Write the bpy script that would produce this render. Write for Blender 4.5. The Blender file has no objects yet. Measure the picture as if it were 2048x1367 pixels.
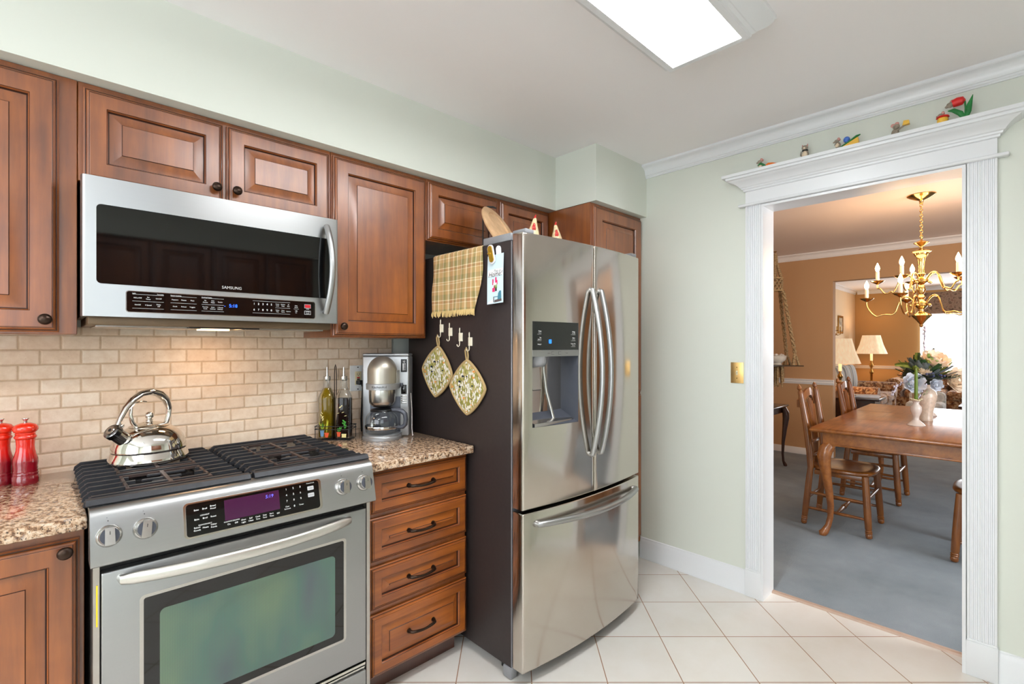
import bpy, bmesh, math, random
from mathutils import Vector, Matrix, Euler
random.seed(7)
PI = math.pi
sc = bpy.context.scene
col = sc.collection

# ---------------------------------------------------------------- camera, world, light, exposure
F_PX, CAM_H = 978.0, 1.356
TH = math.atan2(1016.0, 978.0)             # angle between the view axis and the cabinet wall
CT, ST = math.cos(TH), math.sin(TH)
cam = bpy.data.objects.new('camera', bpy.data.cameras.new('camera'))
col.objects.link(cam)
cam.data.sensor_width = 36.0
cam.data.lens = 36.0 * F_PX / 2048.0
cam.data.shift_y = 6.5 / 2048.0
cam.data.clip_start = 0.05
cam.location = (0, 0, CAM_H)
cam.rotation_euler = (PI / 2, 0, TH - PI / 2)
sc.camera = cam

w = bpy.data.worlds.new('daylight'); sc.world = w; w.use_nodes = True
bg = w.node_tree.nodes['Background']
bg.inputs[0].default_value = (0.82, 0.91, 1.0, 1); bg.inputs[1].default_value = 1.0

def area(name, loc, rot, sx, sy, power, color):
    l = bpy.data.lights.new(name, 'AREA'); l.shape = 'RECTANGLE'
    l.size = sx; l.size_y = sy; l.energy = power; l.color = color
    o = bpy.data.objects.new(name, l); col.objects.link(o)
    o.location = loc; o.rotation_euler = rot
    return o
# daylight entering by the kitchen windows (behind and beside the camera) and the dining room window
area('window_light_kitchen', (-0.58, -1.13, 1.72), (-PI / 2, 0, PI), 1.35, 1.25, 7, (0.84, 0.92, 1.0))
area('window_light_side', (-2.16, 0.45, 1.5), (PI / 2, 0, -PI / 2), 2.2, 1.4, 29, (0.9, 0.95, 1.0))
area('window_light_dining', (3.72, -2.15, 1.4), (-PI / 2, 0, PI), 1.2, 1.5, 50, (0.90, 0.95, 1.0))
area('window_light_living', (12.15, 0.0, 1.35), (PI / 2, 0, PI / 2), 2.4, 1.3, 40, (0.92, 0.96, 1.0))

sc.view_settings.view_transform = 'Standard'
sc.view_settings.look = 'None'
sc.view_settings.gamma = 1.0
sc.view_settings.use_curve_mapping = False
sc.view_settings.exposure = 0.64
sc.cycles.use_denoising = True
sc.cycles.max_bounces = 9
sc.cycles.diffuse_bounces = 5
sc.cycles.glossy_bounces = 5
sc.cycles.transmission_bounces = 8
sc.cycles.sample_clamp_indirect = 6.0
sc.cycles.caustics_reflective = False
sc.cycles.caustics_refractive = False

# ---------------------------------------------------------------- helpers
def lin(r, g, b):
    f = lambda v: (v / 255 / 12.92) if v <= 10 else ((v / 255 + 0.055) / 1.055) ** 2.4
    return (f(r), f(g), f(b), 1.0)

class NT:
    """small helper for building node materials"""
    def __init__(s, name):
        s.m = bpy.data.materials.new(name); s.m.use_nodes = True
        s.t = s.m.node_tree; s.b = s.t.nodes['Principled BSDF']
    def n(s, kind, **kw):
        x = s.t.nodes.new(kind)
        for k, v in kw.items():
            if k.startswith('i_'):
                x.inputs[k[2:].replace('_', ' ')].default_value = v
            else: setattr(x, k, v)
        return x
    def l(s, a, b): s.t.links.new(a, b)
    def coords(s, scale=(1, 1, 1), rot=(0, 0, 0), loc=(0, 0, 0)):
        tc = s.n('ShaderNodeTexCoord'); mp = s.n('ShaderNodeMapping')
        mp.inputs['Scale'].default_value = scale; mp.inputs['Rotation'].default_value = rot
        mp.inputs['Location'].default_value = loc
        s.l(tc.outputs['Object'], mp.inputs['Vector']); return mp.outputs['Vector']
    def noise(s, vec, scale=5.0, detail=3.0, rough=0.5):
        x = s.n('ShaderNodeTexNoise'); x.inputs['Scale'].default_value = scale
        x.inputs['Detail'].default_value = detail; x.inputs['Roughness'].default_value = rough
        if vec is not None: s.l(vec, x.inputs['Vector'])
        return x.outputs['Fac']
    def ramp(s, fac, stops, interp='LINEAR'):
        x = s.n('ShaderNodeValToRGB'); x.color_ramp.interpolation = interp
        e = x.color_ramp.elements
        while len(e) < len(stops): e.new(0.5)
        for k, (p, c) in enumerate(stops):
            e[k].position = p; e[k].color = c
        s.l(fac, x.inputs['Fac']); return x.outputs['Color']
    def mix(s, fac, a, b, mode='MIX'):
        x = s.n('ShaderNodeMix', data_type='RGBA', blend_type=mode)
        for i, v in ((0, fac), (6, a), (7, b)):
            if hasattr(v, 'is_output') or isinstance(v, bpy.types.NodeSocket): s.l(v, x.inputs[i])
            else: x.inputs[i].default_value = v
        return x.outputs[2]
    def math(s, op, a, b=0.0, c=0.0):
        x = s.n('ShaderNodeMath', operation=op)
        for i, v in ((0, a), (1, b), (2, c)):
            if isinstance(v, bpy.types.NodeSocket): s.l(v, x.inputs[i])
            else: x.inputs[i].default_value = v
        return x.outputs[0]
    def bump(s, h, strength=0.3, dist=0.002):
        x = s.n('ShaderNodeBump'); x.inputs['Strength'].default_value = strength
        x.inputs['Distance'].default_value = dist
        s.l(h, x.inputs['Height']); s.l(x.outputs['Normal'], s.b.inputs['Normal'])
    def base(s, c):
        if isinstance(c, bpy.types.NodeSocket): s.l(c, s.b.inputs['Base Color'])
        else: s.b.inputs['Base Color'].default_value = c
    def set(s, **kw):
        for k, v in kw.items(): s.b.inputs[k.replace('_', ' ')].default_value = v
        return s

def plain(name, rgb, rough=0.5, metal=0.0, var=0.06, scale=20.0, bump=0.0, coat=0.0, spec=0.5, emit=0.0, ecol=None, trans=0.0, ior=1.45, sub=0.0):
    """one colour with a little procedural variation"""
    t = NT(name); c = lin(*rgb)
    v = t.coords(); f = t.noise(v, scale, 3)
    lo = tuple(x * (1 - var) for x in c[:3]) + (1,); hi = tuple(min(1, x * (1 + var)) for x in c[:3]) + (1,)
    t.base(t.ramp(f, [(0.3, lo), (0.7, hi)]))
    t.set(Roughness=rough, Metallic=metal, Coat_Weight=coat, Specular_IOR_Level=spec, Transmission_Weight=trans, IOR=ior)
    if coat: t.set(Coat_Roughness=0.12)
    if emit:
        t.b.inputs['Emission Color'].default_value = lin(*(ecol or rgb)); t.b.inputs['Emission Strength'].default_value = emit
    if sub: t.set(Subsurface_Weight=sub)
    if bump: t.bump(t.noise(v, scale * 6, 4), bump, 0.002)
    return t.m

class MB:
    """collects shapes into one mesh object"""
    def __init__(s): s.bm = bmesh.new(); s.M = Matrix.Identity(4)
    def _add(s, co, faces, mi=0):
        vs = [s.bm.verts.new(s.M @ Vector(c)) for c in co]; out = []
        for f in faces:
            try: x = s.bm.faces.new([vs[i] for i in f]); x.material_index = mi; out.append(x)
            except ValueError: pass
        return vs, out
    def box(s, x0, x1, y0, y1, z0, z1, bev=0.0, seg=2, mi=0):
        x0, x1 = min(x0, x1), max(x0, x1); y0, y1 = min(y0, y1), max(y0, y1); z0, z1 = min(z0, z1), max(z0, z1)
        co = [(x, y, z) for z in (z0, z1) for y in (y0, y1) for x in (x0, x1)]
        vs, fs = s._add(co, [(0, 2, 3, 1), (4, 5, 7, 6), (0, 1, 5, 4), (2, 6, 7, 3), (0, 4, 6, 2), (1, 3, 7, 5)], mi)
        if bev > 0:
            es = list({e for f in fs for e in f.edges})
            r = bmesh.ops.bevel(s.bm, geom=es, offset=bev, segments=seg, profile=0.5, affect='EDGES')
            for f in r['faces']: f.material_index = mi
        return s
    def loops(s, rings, mi=0, closed=True, cap0=False, cap1=False, mis=None):
        """bridge successive rings of equal length"""
        n = len(rings[0]); co = [p for r in rings for p in r]; fs = []; vs = [s.bm.verts.new(s.M @ Vector(c)) for c in co]
        for k in range(len(rings) - 1):
            m = mis[k] if mis else mi
            for i in range(n if closed else n - 1):
                j = (i + 1) % n
                try: f = s.bm.faces.new([vs[k * n + i], vs[k * n + j], vs[(k + 1) * n + j], vs[(k + 1) * n + i]]); f.material_index = m
                except ValueError: pass
        for flag, k in ((cap0, 0), (cap1, len(rings) - 1)):
            if flag is not False:
                try: f = s.bm.faces.new(vs[k * n:(k + 1) * n]); f.material_index = (mi if flag is True else flag)
                except ValueError: pass
        return s
    def lathe(s, prof, c=(0, 0, 0), n=28, mi=0, mis=None, cap=True, sx=1.0, sy=1.0):
        rings = [[(c[0] + sx * r * math.cos(2 * PI * i / n), c[1] + sy * r * math.sin(2 * PI * i / n), c[2] + z) for i in range(n)] for r, z in prof]
        return s.loops(rings, mi, True, cap and prof[0][0] > 1e-4, cap and prof[-1][0] > 1e-4, mis)
    def tube(s, pts, r, n=10, mi=0, closed=False, flat=1.0, up=None):
        P = [Vector(p) for p in pts]; m = len(P); rr = r if isinstance(r, (list, tuple)) else [r] * m
        T = []
        for i in range(m):
            a = P[i - 1] if (i > 0 or closed) else P[i]; b = P[(i + 1) % m] if (i < m - 1 or closed) else P[i]
            T.append((b - a).normalized() if (b - a).length > 1e-9 else Vector((0, 0, 1)))
        N = Vector(up) if up else (Vector((0, 0, 1)) if abs(T[0].z) < 0.9 else Vector((1, 0, 0)))
        rings = []
        for i in range(m):
            N = (N - T[i] * N.dot(T[i]));
            if N.length < 1e-6: N = T[i].orthogonal()
            N.normalize(); B = T[i].cross(N)
            rings.append([tuple(P[i] + N * (rr[i] * flat * math.cos(2 * PI * k / n)) + B * (rr[i] * math.sin(2 * PI * k / n))) for k in range(n)])
        if closed: rings.append(rings[0])
        return s.loops(rings, mi, True, not closed, not closed)
    def cyl(s, p0, p1, r0, r1=None, n=20, mi=0):
        return s.tube([p0, p1], [r0, r0 if r1 is None else r1], n, mi)
    def prism(s, poly, axis, a0, a1, mi=0):
        """extrude a 2-D polygon: axis 'x' -> poly is (y,z); 'y' -> (x,z); 'z' -> (x,y)"""
        f = {'x': lambda p, a: (a, p[0], p[1]), 'y': lambda p, a: (p[0], a, p[1]), 'z': lambda p, a: (p[0], p[1], a)}[axis]
        return s.loops([[f(p, a0) for p in poly], [f(p, a1) for p in poly]], mi, True, True, True)
    def ball(s, c, r, n=16, m=10, mi=0):
        r = r if isinstance(r, (list, tuple)) else (r, r, r)
        rings = []
        for k in range(1, m):
            a = PI * k / m
            rings.append([(c[0] + r[0] * math.sin(a) * math.cos(2 * PI * i / n), c[1] + r[1] * math.sin(a) * math.sin(2 * PI * i / n), c[2] - r[2] * math.cos(a)) for i in range(n)])
        return s.loops(rings, mi, True, True, True)
    def text(s, body, size, M, mi=0, f=None, align='CENTER', extrude=0.0, shear=0.0):
        cu = bpy.data.curves.new('t', 'FONT'); cu.body = body; cu.size = size; cu.align_x = align; cu.align_y = 'CENTER'
        cu.extrude = extrude; cu.resolution_u = 3; cu.shear = shear
        o = bpy.data.objects.new('t', cu); me = bpy.data.meshes.new_from_object(o)
        vs = [s.bm.verts.new(s.M @ ((f(v.co) if f else M @ v.co))) for v in me.vertices]
        for p in me.polygons:
            try: x = s.bm.faces.new([vs[i] for i in p.vertices]); x.material_index = mi
            except ValueError: pass
        bpy.data.objects.remove(o); bpy.data.curves.remove(cu); bpy.data.meshes.remove(me)
        return s
    def build(s, name, mats, parent=None, world=True, sharp=40, weld=False):
        if weld: bmesh.ops.remove_doubles(s.bm, verts=s.bm.verts, dist=1e-5)
        bmesh.ops.recalc_face_normals(s.bm, faces=s.bm.faces)
        me = bpy.data.meshes.new(name)
        if world and parent is not None:
            r = parent
            while r.parent: r = r.parent
            bmesh.ops.translate(s.bm, vec=-r.location, verts=s.bm.verts)
        for f in s.bm.faces: f.smooth = True
        s.bm.to_mesh(me); s.bm.free()
        me.set_sharp_from_angle(angle=math.radians(sharp))
        for m in (mats if isinstance(mats, (list, tuple)) else [mats]): me.materials.append(m)
        o = bpy.data.objects.new(name, me); col.objects.link(o)
        if parent is not None: o.parent = parent
        return o

def thing(name, label, cat, loc=(0, 0, 0), rz=0.0, group=None):
    o = bpy.data.objects.new(name, None); col.objects.link(o); o.empty_display_size = 0.05
    o.location = loc; o.rotation_euler = (0, 0, rz); o['label'] = label; o['category'] = cat
    if group: o['group'] = group
    return o
def tag(o, label, cat, group=None):
    o['label'] = label; o['category'] = cat
    if group: o['group'] = group
    return o
def struct(o): o['kind'] = 'structure'; return o
def dup(root, loc, rz, label, group=None):
    c = root.copy(); col.objects.link(c); c.location = loc; c.rotation_euler = (0, 0, rz); c['label'] = label
    if group: c['group'] = group
    def kids(a, b):
        for ch in list(a.children):
            d = ch.copy(); col.objects.link(d); d.parent = b; kids(ch, d)
    kids(root, c); return c
def TXT(x, y, z, rz=0.0):      # writing on a face that looks towards -Y (turned by rz)
    return Matrix.Translation((x, y, z)) @ Matrix.Rotation(rz, 4, 'Z') @ Matrix.Rotation(PI / 2, 4, 'X')
def arc(p0, p1, bow, n=14, power=2.0):
    """points from p0 to p1 bowed by the vector bow"""
    p0, p1, b = Vector(p0), Vector(p1), Vector(bow); out = []
    for i in range(n + 1):
        t = i / n; out.append(tuple(p0.lerp(p1, t) + b * (1 - abs(2 * t - 1) ** power)))
    return out
# ---------------------------------------------------------------- materials
def m_wood(name, c1, c2, dark, axis='z', rough=0.45, coat=1.0, gscale=1.0, contrast=1.0):
    t = NT(name)
    sc3 = {'z': (14, 14, 1.2), 'x': (1.2, 14, 14), 'y': (14, 1.2, 14)}[axis]
    v = t.coords(tuple(a * gscale for a in sc3)); g = t.noise(v, 2.2, 6, 0.62)
    v2 = t.coords((1, 1, 1)); blot = t.noise(v2, 5.0, 3, 0.55)
    base = t.ramp(g, [(0.30, lin(*c1)), (0.70, lin(*c2))])
    blo = t.ramp(blot, [(0.34, (0.62, 0.55, 0.5, 1)), (0.58, (1, 1, 1, 1))])
    t.base(t.mix(0.75, base, blo, 'MULTIPLY'))
    t.set(Roughness=rough, Coat_Weight=coat, Coat_Roughness=0.28, Coat_IOR=1.62)
    t.bump(g, 0.05, 0.001)
    return t.m
WOOD = m_wood('stained_maple', (118, 59, 14), (162, 88, 24), 0)
WOODH = m_wood('stained_maple_horizontal', (128, 63, 12), (176, 96, 22), 0, 'x', 0.45, 0.6)
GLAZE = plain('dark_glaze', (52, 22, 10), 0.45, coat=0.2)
WOODIN = plain('cabinet_underside', (150, 104, 66), 0.6)
def m_steel(name, rgb, rough=0.24, axis='x', aniso=0.3, str_=0.0):
    t = NT(name); c = lin(*rgb)
    sc3 = {'x': (3, 900, 900), 'z': (900, 900, 3)}[axis]
    f = t.noise(t.coords(sc3), 1.0, 2, 0.5)
    t.base(t.ramp(f, [(0.25, tuple(x * 0.96 for x in c[:3]) + (1,)), (0.75, c)]))
    t.set(Metallic=1.0, Roughness=rough)
    r = t.n('ShaderNodeMapRange'); t.l(f, r.inputs['Value']); r.inputs['To Min'].default_value = rough * 0.95; r.inputs['To Max'].default_value = rough * 1.06
    t.l(r.outputs['Result'], t.b.inputs['Roughness'])
    if aniso:
        t.set(Anisotropic=aniso, Anisotropic_Rotation=0.25 if axis == 'x' else 0.0)
        tg = t.n('ShaderNodeTangent', direction_type='RADIAL', axis='Z'); t.l(tg.outputs['Tangent'], t.b.inputs['Tangent'])
    if str_: t.bump(f, str_, 0.0004)
    return t.m
STEEL = m_steel('brushed_stainless', (172, 173, 173), 0.38)
STEELF = m_steel('fridge_stainless', (200, 193, 184), 0.13, 'x', 0.9)
CHROME = plain('polished_chrome', (228, 224, 218), 0.07, 1.0, 0.02)
CHROMES = plain('satin_metal', (196, 194, 190), 0.25, 1.0, 0.03)
BRASS = plain('polished_brass', (224, 184, 116), 0.13, 1.0, 0.06)
BRASSD = plain('aged_brass', (170, 130, 70), 0.28, 1.0, 0.1)
BRONZE = plain('oil_rubbed_bronze', (62, 48, 40), 0.3, 0.85, 0.15)
BLACKG = plain('black_glass', (5, 5, 6), 0.04, 0, 0.02, spec=0.5, ior=1.6)
BLACK = plain('black_plastic', (18, 18, 19), 0.4)
IRON = plain('cast_iron', (46, 47, 51), 0.48, 0.1, 0.15, 40, 0.15)
IRONR = plain('burnt_cast_iron', (66, 52, 48), 0.5, 0.1, 0.3, 30, 0.1)
DARKGREY = plain('dark_grey_panel', (56, 48, 47), 0.38, 0.3, 0.05, 60, 0.02)
GREYP = plain('grey_plastic', (140, 141, 144), 0.38, 0.1)
GREYD = plain('slate_plastic', (78, 81, 90), 0.36, 0.25)
WHITEINK = plain('white_print', (235, 235, 235), 0.6, emit=0.12)
DARKINK = plain('dark_print', (40, 38, 36), 0.6)
BLUELED = plain('blue_digits', (40, 90, 255), 0.5, emit=2.2, ecol=(30, 90, 255))
REDINK = plain('red_print', (190, 30, 40), 0.5)
PURPLE = plain('violet_display', (58, 18, 52), 0.12, emit=0.05, ecol=(110, 30, 100), coat=0.8)
def m_paint(name, rgb, rough=0.6, bump=0.0, sheen=0.35):
    t = NT(name); c = lin(*rgb); v = t.coords()
    f = t.noise(v, 1.3, 2)
    t.base(t.ramp(f, [(0.3, tuple(x * 0.985 for x in c[:3]) + (1,)), (0.7, c)]))
    t.set(Roughness=rough, Specular_IOR_Level=sheen)
    if bump: t.bump(t.noise(v, 260, 2), bump, 0.001)
    return t.m
GREEN = m_paint('pale_sage_paint', (219, 223, 213))
CEIL = m_paint('ceiling_paint', (246, 243, 243), 0.8)
TRIM = m_paint('white_gloss_trim', (231, 233, 235), 0.3, 0.0, 0.5)
TAN = m_paint('tan_wall_paint', (192, 150, 108), 0.7)
GOLD = m_paint('gold_wall_paint', (194, 152, 98), 0.7)
CREAMW = m_paint('warm_white_trim', (236, 230, 224), 0.4)
CEILW = m_paint('dining_ceiling_paint', (226, 212, 202), 0.42, 0.0, 0.6)

def m_floor():
    t = NT('beige_floor_tile'); tc = t.n('ShaderNodeTexCoord'); mp = t.n('ShaderNodeMapping')
    mp.inputs['Rotation'].default_value = (0, 0, PI / 2 - TH)
    mp.inputs['Location'].default_value = (-0.0795 + 0.3048 * 20, -1.969 + 0.3075 * 20, 0)
    t.l(tc.outputs['Object'], mp.inputs['Vector'])
    br = t.n('ShaderNodeTexBrick'); br.offset = 0.0; br.squash = 1.0
    t.l(mp.outputs['Vector'], br.inputs['Vector'])
    br.inputs['Scale'].default_value = 1.0; br.inputs['Brick Width'].default_value = 0.3048; br.inputs['Row Height'].default_value = 0.3075
    br.inputs['Mortar Size'].default_value = 0.0022; br.inputs['Mortar Smooth'].default_value = 0.2; br.inputs['Bias'].default_value = 0
    br.inputs['Color1'].default_value = lin(229, 226, 220); br.inputs['Color2'].default_value = lin(223, 219, 213)
    br.inputs['Mortar'].default_value = lin(150, 112, 84)
    v = t.coords(); cl = t.noise(v, 4.0, 5, 0.6)
    cr = t.ramp(cl, [(0.3, (0.93, 0.90, 0.86, 1)), (0.65, (1, 1, 1, 1))])
    t.base(t.mix(0.8, br.outputs['Color'], cr, 'MULTIPLY'))
    r = t.math('MULTIPLY_ADD', br.outputs['Fac'], 0.4, 0.24); t.l(r, t.b.inputs['Roughness'])
    h = t.math('ADD', t.math('MULTIPLY', br.outputs['Fac'], -1.0), t.math('MULTIPLY', cl, 0.25))
    t.bump(h, 0.25, 0.002)
    return t.m
FLOORT = m_floor()
def m_splash():
    t = NT('tumbled_travertine_tile'); tc = t.n('ShaderNodeTexCoord'); sp = t.n('ShaderNodeSeparateXYZ'); cb = t.n('ShaderNodeCombineXYZ')
    t.l(tc.outputs['Object'], sp.inputs[0])
    t.l(t.math('ADD', sp.outputs['X'], 0.0015 + 0.105 * 20), cb.inputs['X']); t.l(t.math('SUBTRACT', sp.outputs['Z'], 0.0285), cb.inputs['Y'])
    # slightly uneven edges
    nz = t.n('ShaderNodeTexNoise'); nz.inputs['Scale'].default_value = 45; t.l(tc.outputs['Object'], nz.inputs['Vector'])
    ad = t.n('ShaderNodeVectorMath', operation='MULTIPLY_ADD'); t.l(nz.outputs['Color'], ad.inputs[0]); ad.inputs[1].default_value = (0.0024, 0.0024, 0); t.l(cb.outputs[0], ad.inputs[2])
    def brick(ms, sm):
        br = t.n('ShaderNodeTexBrick'); br.offset = 0.5; t.l(ad.outputs[0], br.inputs['Vector'])
        br.inputs['Scale'].default_value = 1; br.inputs['Brick Width'].default_value = 0.105; br.inputs['Row Height'].default_value = 0.0505
        br.inputs['Mortar Size'].default_value = ms; br.inputs['Mortar Smooth'].default_value = sm; br.inputs['Bias'].default_value = -0.1
        return br
    b1 = brick(0.0044, 0.7); b2 = brick(0.0062, 1.0)
    b1.inputs['Color1'].default_value = lin(246, 230, 210); b1.inputs['Color2'].default_value = lin(238, 214, 188); b1.inputs['Mortar'].default_value = lin(214, 188, 158)
    v = t.coords()
    bl = t.noise(v, 26, 6, 0.65); pits = t.noise(t.coords((1, 1, 1.8)), 170, 4, 0.6)
    c = t.mix(0.75, b1.outputs['Color'], t.ramp(bl, [(0.3, (0.82, 0.74, 0.66, 1)), (0.62, (1.0, 1.0, 1.0, 1))]), 'MULTIPLY')
    pit = t.ramp(pits, [(0.26, (0.62, 0.48, 0.36, 1)), (0.36, (1, 1, 1, 1))])
    t.base(t.mix(0.8, c, pit, 'MULTIPLY')); t.set(Roughness=0.55, Specular_IOR_Level=0.35)
    h = t.math('ADD', t.math('MULTIPLY', b2.outputs['Fac'], -1.0), t.math('MULTIPLY', bl, 0.3))
    t.bump(h, 0.4, 0.004)
    return t.m
SPLASH = m_splash()
def m_granite():
    t = NT('speckled_granite'); v = t.coords((1, 0.72, 1), (0, 0, 0.5))
    n1 = t.noise(v, 75, 5, 0.7); n2 = t.noise(v, 160, 4, 0.6); n3 = t.noise(t.coords(loc=(3, 1, 2)), 52, 4, 0.65)
    base = t.ramp(n1, [(0.36, lin(70, 48, 36)), (0.44, lin(150, 112, 82)), (0.52, lin(206, 176, 146)), (0.66, lin(226, 206, 184))])
    dark = t.ramp(n2, [(0.36, (0, 0, 0, 1)), (0.44, (1, 1, 1, 1))])
    c = t.mix(1.0, t.mix(dark, lin(46, 34, 30), base), (1, 1, 1, 1), 'MULTIPLY')
    gr = t.ramp(n3, [(0.58, (0, 0, 0, 1)), (0.66, (1, 1, 1, 1))])
    t.base(t.mix(t.math('MULTIPLY', gr, 0.6), c, lin(150, 142, 140)))
    t.set(Roughness=0.12, Coat_Weight=0.5, Coat_Roughness=0.05)
    return t.m
GRANITE = m_granite()
def m_carpet():
    t = NT('blue_grey_carpet'); v = t.coords(); f = t.noise(v, 2.2, 4, 0.6); g = t.noise(v, 330, 2)
    c = t.ramp(f, [(0.3, lin(120, 133, 141)), (0.7, lin(150, 161, 169))])
    t.base(t.mix(0.35, c, t.ramp(g, [(0.3, (0.55, 0.55, 0.55, 1)), (0.7, (1, 1, 1, 1))]), 'MULTIPLY'))
    t.set(Roughness=0.95, Specular_IOR_Level=0.1, Sheen_Weight=0.2); t.bump(g, 0.7, 0.006)
    return t.m
CARPET = m_carpet()
CHAIRW = m_wood('chestnut_chair_wood', (112, 62, 20), (156, 94, 36), 0, 'z', 0.22, 0.6)
TABLEW = m_wood('oak_table_wood', (128, 72, 28), (172, 106, 48), 0, 'x', 0.22, 0.5)
DARKW = m_wood('dark_mahogany', (44, 22, 14), (70, 36, 22), 0, 'x', 0.2, 0.6)
PALEW = m_wood('pale_beech', (206, 164, 118), (228, 190, 148), 0, 'z', 0.5, 0.1)
def m_glass(name, rgb=(255, 255, 255), rough=0.0, ior=1.45):
    t = NT(name); v = t.coords(); f = t.noise(v, 8, 2); c = lin(*rgb)
    t.base(t.ramp(f, [(0.2, tuple(x * 0.98 for x in c[:3]) + (1,)), (0.8, c)]))
    t.set(Transmission_Weight=1.0, Roughness=rough, IOR=ior)
    return t.m
def m_thin(name, tint=(250, 252, 252), ior=1.75):
    t = NT(name); v = t.coords(); c = lin(*tint); out = t.t.nodes['Material Output']
    tr = t.n('ShaderNodeBsdfTransparent'); gl = t.n('ShaderNodeBsdfGlossy'); gl.inputs['Roughness'].default_value = 0.03
    t.l(t.ramp(t.noise(v, 8, 2), [(0.2, tuple(x * 0.98 for x in c[:3]) + (1,)), (0.8, c)]), tr.inputs['Color'])
    fr = t.n('ShaderNodeFresnel'); fr.inputs['IOR'].default_value = ior
    geo = t.n('ShaderNodeNewGeometry'); fac = t.math('MULTIPLY', fr.outputs['Fac'], t.math('MULTIPLY_ADD', geo.outputs['Backfacing'], -0.6, 1.0))
    mx = t.n('ShaderNodeMixShader'); t.l(fac, mx.inputs[0]); t.l(tr.outputs[0], mx.inputs[1]); t.l(gl.outputs[0], mx.inputs[2]); t.l(mx.outputs[0], out.inputs['Surface'])
    t.t.nodes.remove(t.b); return t.m
GLASS = m_thin('clear_glass')
# ---------------------------------------------------------------- kitchen shell
CZ = 2.489
WX, WB = 2.775, 2.315           # right wall face, back wall face
m = MB(); m.box(-2.2, 2.905, -1.2, 2.36, -0.05, 0); struct(m.build('floor', FLOORT))
m = MB(); m.box(-2.2, 2.905, -1.2, 2.36, CZ, CZ + 0.06); struct(m.build('ceiling', CEIL))
m = MB(); m.box(-2.25, WX, WB, WB + 0.1, 0, CZ); struct(m.build('wall_back', GREEN))
m = MB(); m.box(-0.62, 1.335, WB - 0.01, WB, 0.90, 1.42); struct(m.build('wall_backsplash', SPLASH))
DY0, DY1, DZ = 0.155, 0.955, 2.104
m = MB()
m.box(WX, 2.905, DY1, WB + 0.1, 0, CZ); m.box(WX, 2.905, -1.25, DY0, 0, CZ); m.box(WX, 2.905, DY0, DY1, DZ, CZ)
struct(m.build('wall_right', GREEN))
m = MB()   # wall behind the camera with a window opening
m.box(-2.25, -1.35, -1.25, -1.15, 0, CZ); m.box(0.15, WX, -1.25, -1.15, 0, CZ); m.box(-1.35, 0.15, -1.25, -1.15, 0, 1.0); m.box(-1.35, 0.15, -1.25, -1.15, 2.4, CZ)
struct(m.build('wall_front', GREEN))
m = MB()
m.box(-2.3, -2.2, -1.25, -0.65, 0, CZ); m.box(-2.3, -2.2, 1.55, WB + 0.1, 0, CZ); m.box(-2.3, -2.2, -0.65, 1.55, 0, 0.8); m.box(-2.3, -2.2, -0.65, 1.55, 2.2, CZ)
struct(m.build('wall_left', GREEN))
def window_unit(name, axis, a0, a1, z0, z1, p, t=0.06, mull=1):
    f = MB()
    def bx(u0, u1, w0, w1, d0=0.0, d1=0.05):
        if axis == 'x': f.box(u0, u1, p + d0, p + d1, w0, w1)
        else: f.box(p + d0, p + d1, u0, u1, w0, w1)
    bx(a0, a1, z0, z0 + t); bx(a0, a1, z1 - t, z1); bx(a0, a0 + t, z0 + t, z1 - t); bx(a1 - t, a1, z0 + t, z1 - t)
    for k in range(mull):
        u = a0 + (a1 - a0) * (k + 1) / (mull + 1); bx(u - 0.03, u + 0.03, z0 + t, z1 - t)
    o = struct(f.build(name, TRIM)); g = MB()
    if axis == 'x': g.box(a0 + t, a1 - t, p + 0.02, p + 0.026, z0 + t, z1 - t)
    else: g.box(p + 0.02, p + 0.026, a0 + t, a1 - t, z0 + t, z1 - t)
    x = g.build('pane', GLASS, o, world=False); x.visible_shadow = True
    return o
window_unit('window_1', 'x', -1.35, 0.15, 1.0, 2.4, -1.23)
window_unit('window_2', 'y', -0.65, 1.55, 0.8, 2.2, -2.28)
# soffit above the wall cabinets, stepping out above the tall cabinet
CT0 = 2.17
m = MB(); m.prism([(-2.2, 1.95), (2.242, 1.95), (2.242, 1.649), (WX, 1.649), (WX, WB), (-2.2, WB)], 'z', CT0, CZ)
m.box(0.17, 1.90, -1.15, -0.80, CT0, CZ); struct(m.build('wall_soffit', GREEN))
# baseboards
bbp = [(WX, 0), (2.757, 0), (2.757, 0.012), (2.761, 0.02), (2.761, 0.098), (2.764, 0.104), (2.764, 0.112), (2.769, 0.119), (2.769, 0.127), (WX, 0.131)]
m = MB(); m.prism(bbp, 'y', 1.034, 1.688); struct(m.build('baseboard_right', TRIM))
m = MB(); m.prism(bbp, 'y', -1.15, 0.063); struct(m.build('baseboard_right_near', TRIM))
# crown moulding of the kitchen (right wall)
cr = [(0, 0), (0.056, 0), (0.056, -0.011), (0.052, -0.015)] + [(0.050 - 0.034 * math.sin(a), -0.016 - 0.04 * (1 - math.cos(a))) for a in [k * PI / 12 for k in range(0, 7)]] + [(0.016, -0.060), (0.012, -0.062), (0.012, -0.068), (0.007, -0.072), (0.007, -0.077), (0, -0.077)]
m = MB(); m.prism([(WX - a, CZ + b) for a, b in cr], 'y', -1.15, 1.649); struct(m.build('trim_1', TRIM))
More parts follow.
